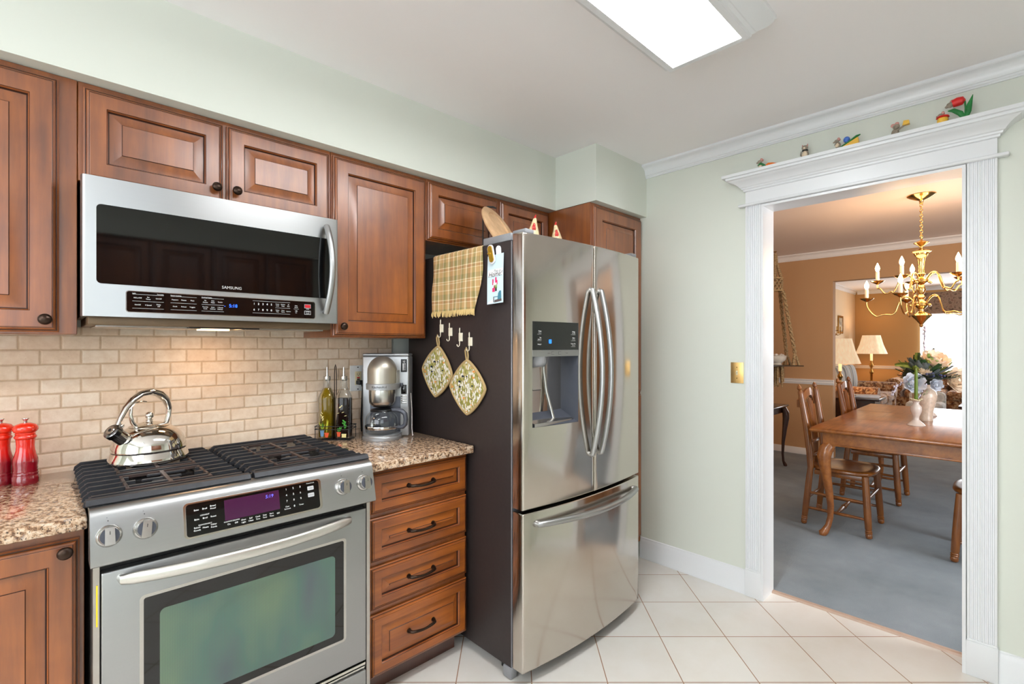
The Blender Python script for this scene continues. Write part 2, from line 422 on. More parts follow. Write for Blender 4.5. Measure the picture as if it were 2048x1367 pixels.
# cased doorway: fluted pilasters, plinth blocks, head with cornice
door = struct(thing('door_1', 'white cased doorway with fluted pilasters and a deep cornice', 'doorway', (2.76, 0.55, 0)))
del door['category']
def pilaster(y0, y1):
    m = MB(); n = 7; x = 2.755; pts = [(WX, y0), (x, y0)]; wd = (y1 - y0 - 0.012) / n
    for k in range(n):
        a = y0 + 0.006 + k * wd
        pts += [(x, a + wd * 0.18), (x + 0.0045, a + wd * 0.34), (x + 0.0045, a + wd * 0.66), (x, a + wd * 0.82)]
    pts += [(x, y1), (WX, y1)]
    m.prism(pts, 'z', 0.148, 2.108); m.build('pilaster', TRIM, door, sharp=20)
    p = MB(); p.box(2.748, WX, y0 - 0.003, y1 + 0.003, 0, 0.143, 0.003); p.box(2.753, WX, y0 - 0.001, y1 + 0.001, 0.14, 0.15, 0.002)
    p.build('plinth_block', TRIM, door)
pilaster(0.957, 1.034); pilaster(0.063, 0.152)
m = MB()
m.box(2.752, 2.91, 0.943, 0.955, 0.0, 2.104); m.box(2.752, 2.91, 0.155, 0.167, 0.0, 2.104); m.box(2.752, 2.91, 0.167, 0.943, 2.0917, 2.104)
m.build('jamb', TRIM, door)
m = MB(); m.box(2.755, WX, 0.063, 1.034, 2.118, 2.19); m.build('frieze', TRIM, door)
m = MB(); m.box(2.738, WX, 0.063 - 0.035, 1.034 + 0.035, 2.106, 2.12, 0.005, 3); m.build('bead', TRIM, door)
prof = [(2.185, 0), (2.188, 0.008), (2.196, 0.009), (2.199, 0.016), (2.206, 0.018), (2.209, 0.024), (2.214, 0.027), (2.224, 0.036), (2.234, 0.050), (2.240, 0.064), (2.244, 0.068), (2.246, 0.076), (2.257, 0.077), (2.257, 0.092), (2.272, 0.092)]
m = MB(); m.loops([[(WX, 0.063 - e, z), (2.755 - e, 0.063 - e, z), (2.755 - e, 1.034 + e, z), (WX, 1.034 + e, z)] for z, e in prof], 0, True, True, True)
m.build('cornice', TRIM, door, sharp=25)
PINKWOOD = plain('threshold_wood', (186, 160, 142), 0.35)
m = MB(); m.prism([(2.882, 0), (2.886, 0.009), (2.905, 0.012), (2.912, 0.009), (2.914, 0)], 'y', 0.167, 0.943); struct(m.build('trim_2', PINKWOOD))

# brass switch plate
t = thing('light_switch', 'polished brass light switch plate beside the doorway casing', 'light switch', (WX, 1.085, 1.204))
m = MB(); m.loops([[(WX - d, 1.085 - w_, 1.204 - h_), (WX - d, 1.085 + w_, 1.204 - h_), (WX - d, 1.085 + w_, 1.204 + h_), (WX - d, 1.085 - w_, 1.204 + h_)] for d, w_, h_ in ((0, .034, .057), (.004, .034, .057), (.006, .030, .053))], 0, True, False, True)
m.build('cover_plate', plain('brushed_brass', (236, 196, 128), 0.38, 0.9, 0.06), t)
m = MB(); m.box(WX - 0.0075, WX - 0.005, 1.080, 1.090, 1.192, 1.216, 0.001); m.box(WX - 0.016, WX - 0.006, 1.0815, 1.0885, 1.203, 1.211, 0.002); m.build('toggle', plain('ivory_plastic', (226, 214, 180), 0.4), t)
for z in (1.174, 1.234):
    m = MB(); m.cyl((WX - 0.0055, 1.085, z), (WX - 0.0075, 1.085, z), 0.0035, n=12); m.build('screw', BRASSD, t)

# fluorescent ceiling fixture with a moulded wooden surround
LIGHT = NT('lit_diffuser'); LIGHT.base((1, 1, 1, 1)); LIGHT.b.inputs['Emission Color'].default_value = (0.965, 0.985, 1.0, 1); LIGHT.b.inputs['Emission Strength'].default_value = 5.0
_v = LIGHT.coords(); LIGHT.l(LIGHT.math('MULTIPLY_ADD', LIGHT.noise(_v, 200, 2), 0.5, 19.0), LIGHT.b.inputs['Emission Strength'])
t = thing('ceiling_light', 'lit fluorescent ceiling light in a white moulded frame', 'ceiling light', (1.13, 0.78, CZ))
x0, x1, y0, y1, zb = 0.52, 1.735, 0.664, 0.918, 2.412
lp = [(CZ, 0.085), (CZ - 0.012, 0.085), (CZ - 0.016, 0.079), (CZ - 0.026, 0.075), (CZ - 0.040, 0.062), (CZ - 0.050, 0.046), (CZ - 0.056, 0.036), (CZ - 0.060, 0.034), (CZ - 0.066, 0.025), (zb, 0.022), (zb, 0.0), (zb + 0.006, 0.0)]
m = MB(); m.loops([[(x0 - e, y0 - e, z), (x1 + e, y0 - e, z), (x1 + e, y1 + e, z), (x0 - e, y1 + e, z)] for z, e in lp], 0, True)
m.build('moulded_frame', TRIM, t, sharp=25)
m = MB(); m.box(x0, x1, y0, y1, zb + 0.005, zb + 0.012); m.build('diffuser', LIGHT.m, t)
dup(t, (-1.30, 0.25, CZ), 0, 'unseen copy of the fluorescent ceiling light, added left of the camera for extra light')  # out-of-view copy, added to give the room more light

# ---------------------------------------------------------------- cabinet doors
DOOR_RINGS = [(0.0, 0.0, 0), (0.0, 0.009, 0), (0.004, 0.012, 0), (0.0065, 0.0125, 1), (0.0085, 0.0165, 0), (0.013, 0.0195, 0), (0.0145, 0.0192, 1), (0.016, 0.0200, 0)]
def raised_panel(m, x0, x1, z0, z1, yb, fw=0.058, bev=0.030, thick=0.020):
    """front looking towards -Y; yb is the plane of the back; material 0 wood, 1 dark glaze, 2 panel wood"""
    rings = [(i, d, mi) for i, d, mi in DOOR_RINGS]
    rings += [(fw, 0.020, 0), (fw + 0.0012, 0.0185, 1), (fw + 0.004, 0.013, 0), (fw + 0.0055, 0.0065, 1), (fw + 0.0075, 0.0065, 1), (fw + 0.0075 + bev, 0.0170, 0), (fw + 0.0092 + bev, 0.0192, 1), (fw + 0.0105 + bev, 0.0192, 0)]
    R = [[(x0 + i, yb - d, z0 + i), (x1 - i, yb - d, z0 + i), (x1 - i, yb - d, z1 - i), (x0 + i, yb - d, z1 - i)] for i, d, _ in rings]
    m.loops(R, 0, True, True, True, [r[2] for r in rings[1:]])
def knob(parent, x, z, yf):
    m = MB(); pr = [(0.0075, 0), (0.0068, 0.006), (0.0060, 0.011), (0.0078, 0.014), (0.0150, 0.017), (0.0162, 0.020), (0.0150, 0.024), (0.0105, 0.0275), (0.004, 0.0295), (0.0, 0.0298)]
    rings = [[(x + r * math.cos(2 * PI * i / 20), yf - d, z + r * math.sin(2 * PI * i / 20)) for i in range(20)] for r, d in pr]
    m.loops(rings, 0, True, True, False); m.build('knob', BRONZE, parent, weld=True)
def pull(parent, xc, z, yf, hw=0.058):
    m = MB()
    pts = [(xc - hw, yf, z), (xc - hw, yf - 0.012, z), (xc - hw + 0.006, yf - 0.022, z)] + [(xc - hw + 0.015 + (2 * hw - 0.03) * k / 8, yf - 0.026 - 0.003 * math.sin(PI * k / 8), z - 0.004 * math.sin(PI * k / 8)) for k in range(9)] + [(xc + hw - 0.006, yf - 0.022, z), (xc + hw, yf - 0.012, z), (xc + hw, yf, z)]
    rr = [0.008, 0.0065, 0.0062] + [0.0048 + 0.0012 * abs(k - 4) / 4 for k in range(9)] + [0.0062, 0.0065, 0.008]
    m.tube(pts, rr, 10); m.cyl((xc - hw, yf + 0.001, z), (xc - hw, yf - 0.004, z), 0.0095, n=14); m.cyl((xc + hw, yf + 0.001, z), (xc + hw, yf - 0.004, z), 0.0095, n=14)
    m.build('handle', BRONZE, parent)
def cab_door(parent, x0, x1, z0, z1, yb, kn=None, fw=0.058, bev=0.030, name='door', mat=None, pl=None):
    m = MB(); raised_panel(m, x0, x1, z0, z1, yb, fw, bev); o = m.build(name, [mat or WOOD, GLAZE], parent, sharp=25)
    if kn: knob(o, kn[0], kn[1], yb - 0.020)
    if pl: pull(o, pl[0], pl[1], yb - 0.0178, pl[2] if len(pl) > 2 else 0.058)
    return o
def carcass(parent, x0, x1, y0, y1, z0, z1, under=True):
    m = MB(); m.box(x0, x1, y0, y1, z0, z1, 0.0015, 1); return m.build('body', WOOD, parent)
UY = 2.01; UYB = UY - 0.0005
t = thing('wall_cabinet', 'tall stained maple wall cabinet at the far left edge, beside the microwave', 'cabinet', (-0.26, 2.16, 1.389))
carcass(t, -0.60, 0.0795, UY, WB - 0.011, 1.389, CT0 - 0.001)
cab_door(t, -0.56, 0.038, 1.395, 2.152, UYB, (0.0075, 1.432), 0.062, 0.034)
t = thing('wall_cabinet', 'short two door maple wall cabinet directly above the microwave', 'cabinet', (0.48, 2.16, 1.862))
carcass(t, 0.081, 0.8745, UY, WB - 0.001, 1.864, CT0 - 0.001)
cab_door(t, 0.093, 0.474, 1.868, 2.152, UYB, (0.449, 1.917), 0.055, 0.030)
cab_door(t, 0.485, 0.866, 1.868, 2.152, UYB, (0.514, 1.917), 0.055, 0.030)
t = thing('wall_cabinet', 'single door maple wall cabinet between the microwave and the refrigerator', 'cabinet', (1.11, 2.16, 1.389))
carcass(t, 0.876, 1.3485, UY, WB - 0.011, 1.389, CT0 - 0.001)
cab_door(t, 0.882, 1.342, 1.395, 2.152, UYB, (0.918, 1.436), 0.062, 0.034)
t = thing('wall_cabinet', 'short two door maple wall cabinet above the refrigerator', 'cabinet', (1.8, 2.16, 1.868))
carcass(t, 1.350, 2.243, UY, WB - 0.001, 1.868, CT0 - 0.001)
cab_door(t, 1.357, 1.812, 1.874, 2.152, UYB, None, 0.055, 0.030)
cab_door(t, 1.834, 2.232, 1.874, 2.152, UYB, None, 0.055, 0.030)
t = thing('tall_cabinet', 'tall maple pantry cabinet in the corner to the right of the refrigerator', 'cabinet', (2.5, 2.0, 0))
carcass(t, 2.246, 2.7735, 1.692, WB - 0.001, 0.10, CT0 - 0.001)
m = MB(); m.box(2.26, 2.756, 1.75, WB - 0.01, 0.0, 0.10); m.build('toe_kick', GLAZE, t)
cab_door(t, 2.262, 2.762, 1.06, 2.152, 1.6915, None, 0.072, 0.034)
cab_door(t, 2.262, 2.762, 0.14, 1.045, 1.6915, None, 0.072, 0.034)

# base cabinets
t = thing('base_cabinet', 'maple base cabinet under the left counter, beside the range', 'cabinet', (-0.26, 2.0, 0))
m = MB(); m.box(-0.60, 0.0815, 1.706, WB - 0.002, 0.10, 0.884, 0.0015, 1); m.build('body', WOOD, t)
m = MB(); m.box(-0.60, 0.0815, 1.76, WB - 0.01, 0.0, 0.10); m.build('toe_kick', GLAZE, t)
cab_door(t, -0.36, 0.072, 0.115, 0.858, 1.7055, (0.043, 0.832), 0.058, 0.034)
t = thing('base_cabinet', 'maple base cabinet of four drawers between the range and the refrigerator', 'cabinet', (1.11, 2.0, 0))
m = MB(); m.box(0.872, 1.3525, 1.706, WB - 0.002, 0.095, 0.884, 0.0015, 1); m.build('body', WOOD, t)
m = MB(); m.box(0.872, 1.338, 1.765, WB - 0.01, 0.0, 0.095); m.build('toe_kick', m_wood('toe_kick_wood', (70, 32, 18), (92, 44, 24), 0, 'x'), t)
for z0, z1 in ((0.716, 0.874), (0.534, 0.699), (0.353, 0.514), (0.098, 0.333)):
    cab_door(t, 0.890, 1.3515, z0, z1, 1.7055, None, 0.044, 0.026, 'drawer', WOODH, (1.112, (z0 + z1) / 2 + (0.004 if z0 > 0.1 else 0.006)))
# countertops
m = MB(); m.box(-0.60, 0.0855, 1.655, WB - 0.0105, 0.886, 0.9185, 0.004, 3)
tag(m.build('countertop', GRANITE), 'speckled granite countertop to the left of the range', 'countertop')
m = MB(); m.box(0.868, 1.362, 1.655, WB - 0.0105, 0.886, 0.9185, 0.004, 3)
tag(m.build('countertop', GRANITE), 'speckled granite countertop between the range and the refrigerator', 'countertop')

# cabinets on the opposite side of the kitchen (they face the range and show in its reflections)
def back_unit(t, x0, x1, z0, z1, yf, n):
    m = MB(); m.box(x0, x1, -1.148, yf, z0, z1); m.build('body', WOOD, t)
    for k in range(n):
        a = x0 + (x1 - x0) * k / n + 0.008; b = x0 + (x1 - x0) * (k + 1) / n - 0.008
        m = MB(); m.M = Matrix.Rotation(PI, 4, 'Z'); raised_panel(m, -b, -a, z0 + 0.01, z1 - 0.01, -yf); m.build('door', [WOOD, GLAZE], t, sharp=25)
t2 = thing('wall_cabinet', 'maple wall cabinet on the opposite side of the kitchen, behind the camera', 'cabinet', (1.2, -0.9, 1.39))
back_unit(t2, 0.20, 1.85, 1.39, 2.17, -0.84, 4)
# ---------------------------------------------------------------- microwave
t = thing('microwave', 'stainless over the range microwave with black glass door', 'microwave', (0.47, 2.1, 1.442))
m = MB(); m.box(0.088, 0.856, 1.925, WB - 0.012, 1.445, 1.8625, 0.003); m.build('case', plain('microwave_case', (84, 74, 66), 0.4, 0.4), t)
FY = 1.900
m = MB()
# steel front with a softly rounded left and right edge
fx = [(0.083, 1.93), (0.0835, 1.912), (0.087, 1.903), (0.094, FY), (0.851, FY), (0.858, 1.903), (0.8615, 1.912), (0.862, 1.93)]
m.prism(fx, 'z', 1.4425, 1.8585); front = m.build('front_panel', STEEL, t)
def rrect(m, x0, x1, z0, z1, y, r, d=0.002, mi=0, n=5):
    c = [(x1 - r, z0 + r, -PI / 2), (x1 - r, z1 - r, 0), (x0 + r, z1 - r, PI / 2), (x0 + r, z0 + r, PI)]
    P = [(cx + r * math.cos(a0 + k * PI / 2 / n), cz + r * math.sin(a0 + k * PI / 2 / n)) for cx, cz, a0 in c for k in range(n + 1)]
    m.loops([[(x, y, z) for x, z in P], [(x, y - d, z) for x, z in P]], mi, True, True, True)
m = MB(); rrect(m, 0.1175, 0.8355, 1.5405, 1.7765, FY, 0.012, 0.0018); win = m.build('window', BLACKG, t)
m = MB(); rrect(m, 0.186, 0.767, 1.4575, 1.5245, FY, 0.008, 0.0012, 0); rrect(m, 0.188, 0.765, 1.4595, 1.5225, FY - 0.0011, 0.007, 0.0012, 1)
pan = m.build('control_panel', [CHROMES, BLACKG], t)
m = MB(); m.text('SAMSUNG', 0.0135, TXT(0.477, FY - 0.0022, 1.5545), extrude=0.0002); m.build('lettering', plain('silver_print', (206, 204, 202), 0.5), win)
yk = FY - 0.0026; m = MB(); G = 0.0062
def wr(s_, x, z, sz=G, mi=0, al='CENTER'): m.text(s_, sz, TXT(x, yk, z), mi, align=al)
def ln(x0, x1, z): m.box(x0, x1, yk, yk + 0.0002, z, z + 0.0005)
for (x0, x1, hd, rows) in ((0.202, 0.282, (('Light', 0), ('Turntable', 1)), (('Hi/Lo/Off', 'Set Timer', 'On/Off'), ('On/Off', '4 Speed', 'Delay Off'))),
                           (0.300, 0.372, (('Sensor Cooking', 0),), (('Popcorn', 'Potato', 'Pizza'), ('Cook', 'Reheat', 'Veggies'))),
                           (0.386, 0.452, (('Cooking Presets', 0),), (('My Choice', 'Kids Meals', 'Snacks'), ('Favorite Cook', 'Auto Defrost', '1 Pound Defrost')))):
    for h_, r_ in hd: wr(h_, x1 if r_ else x0, 1.5165, 0.0045, 0, 'RIGHT' if r_ else 'LEFT')
    ln(x0, x1, 1.5135); ln(x0, x1, 1.4925); ln(x0, x1, 1.4705)
    for rz_, row in zip((1.503, 1.4815), rows):
        for k, s_ in enumerate(row):
            xx = x0 + (x1 - x0) * (k + 0.5) / 3
            if ' ' in s_ and len(s_) > 7:
                p_ = s_.rsplit(' ', 1); wr(p_[0], xx, rz_ + 0.003, 0.005); wr(p_[1], xx, rz_ - 0.003, 0.005)
            else: wr(s_, xx, rz_, 0.0052)
m.build('key_labels', WHITEINK, pan); m = MB()
for k in range(10):
    wr('1234567890'[k], 0.548 + 0.0145 * (k % 5), 1.504 if k < 5 else 1.483, 0.0098)
ln(0.543, 0.672, 1.5145); ln(0.620, 0.672, 1.4935); ln(0.543, 0.672, 1.4715)
for k, s_ in enumerate(('Power Level', 'Kitchen Timer', '30 Secs', 'Soften Melt', 'Keep Warm', 'Options')):
    xx = 0.627 + 0.0195 * (k % 3); zz = 1.504 if k < 3 else 1.482; p_ = s_.split(' ')
    if len(p_) == 2: wr(p_[0], xx, zz + 0.003, 0.0048); wr(p_[1], xx, zz - 0.003, 0.0048)
    else: wr(s_, xx, zz, 0.0048)
wr('Vent', 0.694, 1.505, 0.005); wr('Hood', 0.694, 1.499, 0.005); ln(0.685, 0.704, 1.4925); wr('+30', 0.694, 1.485, 0.0055); wr('sec', 0.694, 1.479, 0.005)
wr('STOP', 0.737, 1.4945, 0.0045); wr('ENTER', 0.737, 1.484, 0.005); wr('START', 0.737, 1.477, 0.005)
for z in (1.498, 1.4735):
    for a, b, c, d in ((0.725, 0.749, z, z + 0.0007), (0.725, 0.749, z + 0.0135, z + 0.0142), (0.725, 0.7257, z, z + 0.0142), (0.7483, 0.749, z, z + 0.0142)): m.box(a, b, yk, yk + 0.0002, c, d)
m.build('number_labels', WHITEINK, pan)
m = MB(); m.box(0.727, 0.747, yk, yk + 0.0002, 1.4995, 1.511); m.build('stop_key', REDINK, pan)
m = MB(); m.text('5:18', 0.0155, TXT(0.481, yk, 1.492)); m.text('-', 0.013, TXT(0.455, yk, 1.491)); m.build('clock_digits', BLUELED, pan)
hp = arc((0.805, FY - 0.012, 1.485), (0.808, FY - 0.012, 1.822), (0.006, -0.042, 0), 18)
m = MB(); m.tube([(0.805, FY + 0.002, 1.487)] + hp + [(0.808, FY + 0.002, 1.820)], [0.009] + [0.0125] * 19 + [0.009], 14, 0, flat=0.8, up=(0, -1, 0)); m.build('handle', STEEL, t)
m = MB(); m.box(0.10, 0.845, 1.935, 2.29, 1.418, 1.446, 0.004)
m.box(0.12, 0.40, 1.975, 2.22, 1.413, 1.419, 0.001, 1, 1); m.box(0.53, 0.83, 1.975, 2.22, 1.413, 1.419, 0.001, 1, 1); m.box(0.36, 0.58, 1.945, 1.965, 1.414, 1.419, 0.001, 1, 2)
us = m.build('underside', [plain('vent_bronze', (112, 92, 70), 0.45, 0.4), CHROMES, BLACK], t)

HL = NT('lit_cooktop_lens'); HL.base((1, 0.8, 0.6, 1)); HL.b.inputs['Emission Color'].default_value = (1.0, 0.60, 0.30, 1); HL.l(HL.math('MULTIPLY_ADD', HL.noise(HL.coords(), 60, 1), 0.4, 2.6), HL.b.inputs['Emission Strength'])
m = MB(); m.box(0.415, 0.515, 2.08, 2.12, 1.4105, 1.4185, 0.001); m.build('cooktop_lamp', HL.m, t)
l = bpy.data.lights.new('cooktop_glow', 'AREA'); l.shape = 'RECTANGLE'; l.size = 0.10; l.size_y = 0.04; l.energy = 0.5; l.color = (1.0, 0.60, 0.32); o = bpy.data.objects.new('cooktop_glow', l); col.objects.link(o); o.location = (0.465, 2.10, 1.408)
# ---------------------------------------------------------------- range
t = thing('range', 'slide-in stainless gas range with black glass oven door', 'range', (0.474, 1.95, 0))
m = MB(); m.box(0.094, 0.855, 1.668, WB - 0.012, 0.05, 0.915); m.box(0.094, 0.107, 1.628, 1.67, 0.05, 0.80); m.box(0.842, 0.855, 1.628, 1.67, 0.05, 0.80)
m.build('body', [m_steel('side_stainless', (190, 186, 180), 0.3, 'z')], t)
m = MB(); m.box(0.107, 0.842, 1.650, 1.669, 0.08, 0.80); m.box(0.13, 0.82, 1.72, 1.76, 0.0, 0.06); m.build('recess', BLACK, t)
m = MB(); m.box(0.100, 0.1035, 1.6265, 1.629, 0.64, 0.745); m.build('energy_sticker', plain('yellow_sticker', (236, 206, 40), 0.5), t)
m = MB()
cpp = [(1.67, 0.800), (1.600, 0.800), (1.5962, 0.803), (1.5950, 0.809), (1.6180, 0.905), (1.6225, 0.920), (1.6290, 0.931), (1.6390, 0.9375), (1.652, 0.9400), (1.67, 0.9400)]
m.prism(cpp, 'x', 0.0875, 0.861); cp = m.build('control_fascia', STEEL, t)
m = MB(); m.box(0.089, 0.860, 1.668, 2.262, 0.905, 0.931, 0.003); m.box(0.089, 0.860, 2.262, WB - 0.011, 0.905, 0.934, 0.003)
m.build('cooktop', plain('black_enamel', (22, 22, 24), 0.25, coat=0.4), t)
# burners
for bx_, by_ in ((0.275, 1.80), (0.275, 2.08), (0.675, 1.80), (0.675, 2.08)):
    m = MB(); m.lathe([(0.055, 0.931), (0.055, 0.936), (0.042, 0.938), (0.040, 0.944)], (bx_, by_, 0), 24); m.lathe([(0.036, 0.9435), (0.037, 0.948), (0.033, 0.951), (0, 0.951)], (bx_, by_, 0), 24)
    m.build('burner', [IRON], t)
# cast iron grates
def grate(x0, x1):
    m = MB(); ZT = 0.957; ys = [1.70 + 0.0578 * k for k in range(10)]; xc = (x0 + x1) / 2
    # front and rear rails with bevelled ends
    def bar(y, xa, xb, w=0.0058, drop0=True, drop1=True, mi=0, zt=ZT, h=0.010):
        e = 0.018
        P = [(xa, 0.932), (xa + (e if drop0 else 0) * 0.15, zt - 0.012), (xa + (e if drop0 else 0), zt), (xb - (e if drop1 else 0), zt), (xb - (e if drop1 else 0) * 0.15, zt - 0.012), (xb, 0.932), (xb - 0.014, 0.932), (xb - 0.02, zt - h), (xa + 0.02, zt - h), (xa + 0.014, 0.932)] if (drop0 and drop1) else None
        if P: m.prism(P, 'y', y - w, y + w, mi)
        else: m.box(xa, xb, y - w, y + w, zt - h, zt, 0.002, 1, mi)
    for k, y in enumerate(ys):
        if k in (2, 3, 6, 7):          # broken by the burner openings: fingers from both sides
            for a, b, d0 in ((x0, xc - 0.075 - (0.01 if k % 2 else 0), True), (xc + 0.075 + (0.012 if k % 2 else 0), x1, False)):
                P = [(x0, 0.932), (x0 + 0.003, ZT - 0.012), (x0 + 0.018, ZT), (b, ZT), (b, ZT - 0.010), (x0 + 0.024, ZT - 0.010), (x0 + 0.014, 0.932)] if d0 else [(x1, 0.932), (x1 - 0.003, ZT - 0.012), (x1 - 0.018, ZT), (a, ZT), (a, ZT - 0.010), (x1 - 0.024, ZT - 0.010), (x1 - 0.014, 0.932)]
                m.prism(P, 'y', y - 0.0058, y + 0.0058)
            m.box(xc - 0.06 + 0.02 * (k % 2), xc + 0.04 + 0.02 * (k % 2), y - 0.005, y + 0.005, ZT - 0.009, ZT - 0.001, 0.002, 1, 0)
        else: bar(y, x0, x1)
    m.prism([(1.655, 0.9405), (1.652, 0.944), (1.662, ZT - 0.001), (1.680, ZT), (1.684, ZT - 0.016), (1.684, 0.9405)], 'x', x0 + 0.004, x1 - 0.004)
    m.box(x0 + 0.014, x0 + 0.022, 1.68, 2.225, ZT - 0.022, ZT - 0.012); m.box(x1 - 0.022, x1 - 0.014, 1.68, 2.225, ZT - 0.022, ZT - 0.012)
    for y0, y1 in ((1.728, 1.90), (1.958, 2.13)):      # burner frames
        m.box(xc - 0.105, xc - 0.097, y0, y1, ZT - 0.016, ZT, 0.001, 1, 1); m.box(xc + 0.097, xc + 0.105, y0, y1, ZT - 0.016, ZT, 0.001, 1, 1)
        m.box(xc - 0.105, xc + 0.105, y0 - 0.003, y0 + 0.003, ZT - 0.009, ZT + 0.0005, 0.001, 1, 1); m.box(xc - 0.105, xc + 0.105, y1 - 0.003, y1 + 0.003, ZT - 0.009, ZT + 0.0005, 0.001, 1, 1)
    m.box(xc - 0.0055, xc + 0.0055, 1.728, 1.90, ZT - 0.014, ZT + 0.001, 0.001, 1, 1); m.box(xc - 0.0055, xc + 0.0055, 1.958, 2.13, ZT - 0.014, ZT + 0.001, 0.001, 1, 1)
    m.build('grate', [IRON, IRONR], t, sharp=30)
grate(0.078, 0.473); grate(0.476, 0.868)
# oven door
m = MB(); m.box(0.110, 0.838, 1.622, 1.651, 0.232, 0.774, 0.004, 3); od = m.build('oven_door', STEEL, t)
m = MB(); rrect(m, 0.188, 0.762, 0.332, 0.690, 1.6225, 0.012, 0.0012, 0); rrect(m, 0.197, 0.753, 0.341, 0.681, 1.6215, 0.006, 0.0012, 1)
wn = m.build('oven_window', [CHROMES, BLACKG], od)
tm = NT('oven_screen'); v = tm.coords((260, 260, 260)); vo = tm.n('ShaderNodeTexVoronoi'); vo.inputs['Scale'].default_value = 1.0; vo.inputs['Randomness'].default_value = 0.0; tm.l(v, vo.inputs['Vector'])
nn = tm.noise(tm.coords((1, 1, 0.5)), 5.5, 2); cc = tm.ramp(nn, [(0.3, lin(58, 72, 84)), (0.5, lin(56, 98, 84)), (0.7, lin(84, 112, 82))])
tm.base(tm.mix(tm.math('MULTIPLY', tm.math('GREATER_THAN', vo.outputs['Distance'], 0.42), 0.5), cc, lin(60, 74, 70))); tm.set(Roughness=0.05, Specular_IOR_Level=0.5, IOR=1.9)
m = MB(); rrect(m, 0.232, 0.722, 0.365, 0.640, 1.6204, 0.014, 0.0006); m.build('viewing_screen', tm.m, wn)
hp = arc((0.150, 1.606, 0.752), (0.768, 1.606, 0.752), (0, -0.050, 0.0), 24, 2.2)
m = MB(); m.tube([(0.146, 1.623, 0.752)] + hp + [(0.772, 1.623, 0.752)], [0.010, 0.013] + [0.0165] * 23 + [0.013, 0.010], 14, 0, flat=0.6, up=(0, -1, 0)); m.build('door_handle', m_steel('handle_satin', (222, 220, 214), 0.32), od)
m = MB(); m.box(0.110, 0.838, 1.6225, 1.651, 0.085, 0.196, 0.004, 3); m.build('storage_drawer', STEEL, t)
m = MB(); m.box(0.110, 0.838, 1.632, 1.651, 0.198, 0.206, 0.002); m.box(0.110, 0.838, 1.628, 1.651, 0.212, 0.222, 0.002); m.build('vent_trim', CHROME, t)
# display
SL = (1.6180 - 1.5950) / (0.905 - 0.809); TILT = math.atan(SL)
def TXP(x, z, d): return Matrix.Translation((x, fy(z) - d, z)) @ Matrix.Rotation(PI / 2 - TILT, 4, 'X')
def fy(z): return 1.5950 + (z - 0.809) * SL
m = MB()
def rr3(x0, x1, z0, z1, r, d0, d1, mi):
    n = 5; c = [(x1 - r, z0 + r, -PI / 2), (x1 - r, z1 - r, 0), (x0 + r, z1 - r, PI / 2), (x0 + r, z0 + r, PI)]
    P = [(cx + r * math.cos(a0 + k * PI / 2 / n), cz + r * math.sin(a0 + k * PI / 2 / n)) for cx, cz, a0 in c for k in range(n + 1)]
    m.loops([[(x, fy(z) + d0, z) for x, z in P], [(x, fy(z) - d1, z) for x, z in P]], mi, True, True, True)
rr3(0.284, 0.670, 0.819, 0.913, 0.012, 0.004, 0.002, 0); rr3(0.290, 0.662, 0.8235, 0.909, 0.009, 0.003, 0.0026, 1)
dp = m.build('display_panel', [CHROME, BLACKG], cp)
m = MB(); rr3(0.385, 0.537, 0.846, 0.902, 0.001, 0.0, 0.0030, 0); m.build('display_screen', PURPLE, dp)
m = MB(); m.text('5:19', 0.0135, TXP(0.508, 0.889, 0.0036), shear=0.15); m.build('clock_digits', plain('violet_digits', (90, 90, 220), 0.5, emit=1.0, ecol=(80, 80, 230)), dp)
m = MB()
def wz(s_, x, z, sz=0.0062): m.text(s_, sz, TXP(x, z, 0.0032))
for k, row in enumerate((('Bake', 'Broil', 'Bread/Proof'), ('Bake', 'Broil', 'Roast'), ('Baked/Goods', 'Meats', 'Other/Foods'))):
    z = (0.891, 0.866, 0.841)[k]
    for j, s_ in enumerate(row):
        x = 0.315 + 0.0205 * j; p_ = s_.split('/')
        if len(p_) == 2: wz(p_[0], x, z + 0.0035); wz(p_[1], x, z - 0.0035)
        else: wz(s_, x, z)
wz('CONVECT', 0.335, 0.8745, 0.0048); wz('EASYCONVECT', 0.335, 0.8495, 0.0048); wz('WARMING DRAWER', 0.402, 0.8425, 0.0045)
m.build('mode_labels', WHITEINK, dp); m = MB()
for k, s_ in enumerate(('On', 'Off', 'Oven/Light', 'Self/Clean', 'Cook/Time', 'Stop/Time', 'Start/Time', 'Off')):
    x = 0.394 + 0.0195 * k; p_ = s_.split('/')
    if len(p_) == 2: wz(p_[0], x, 0.8385, 0.0058); wz(p_[1], x, 0.8315, 0.0058)
    else: wz(s_, x, 0.835)
m.build('function_labels', WHITEINK, dp); m = MB()
for k, s_ in enumerate('123456789'): wz(s_, 0.559 + 0.0215 * (k % 3), 0.899 - 0.0175 * (k // 3), 0.0085)
wz('Clear', 0.559, 0.848, 0.0055); wz('Set/Lock', 0.559, 0.8415, 0.0055); wz('0', 0.5805, 0.8455, 0.0085); wz('Timer', 0.602, 0.8455, 0.006); wz('Control Lock', 0.635, 0.9045, 0.0045)
m.build('number_labels', WHITEINK, dp)
for z, s_ in ((0.889, 'START'), (0.868, 'CANCEL')):
    m = MB(); rr3(0.625, 0.645, z - 0.006, z + 0.006, 0.002, 0.0, 0.0034, 0); b_ = m.build('key', plain('grey_key', (190, 190, 192), 0.5), dp)
    m = MB(); m.text(s_, 0.0042, TXP(0.635, z, 0.0040)); m.build('key_label', DARKINK, b_)
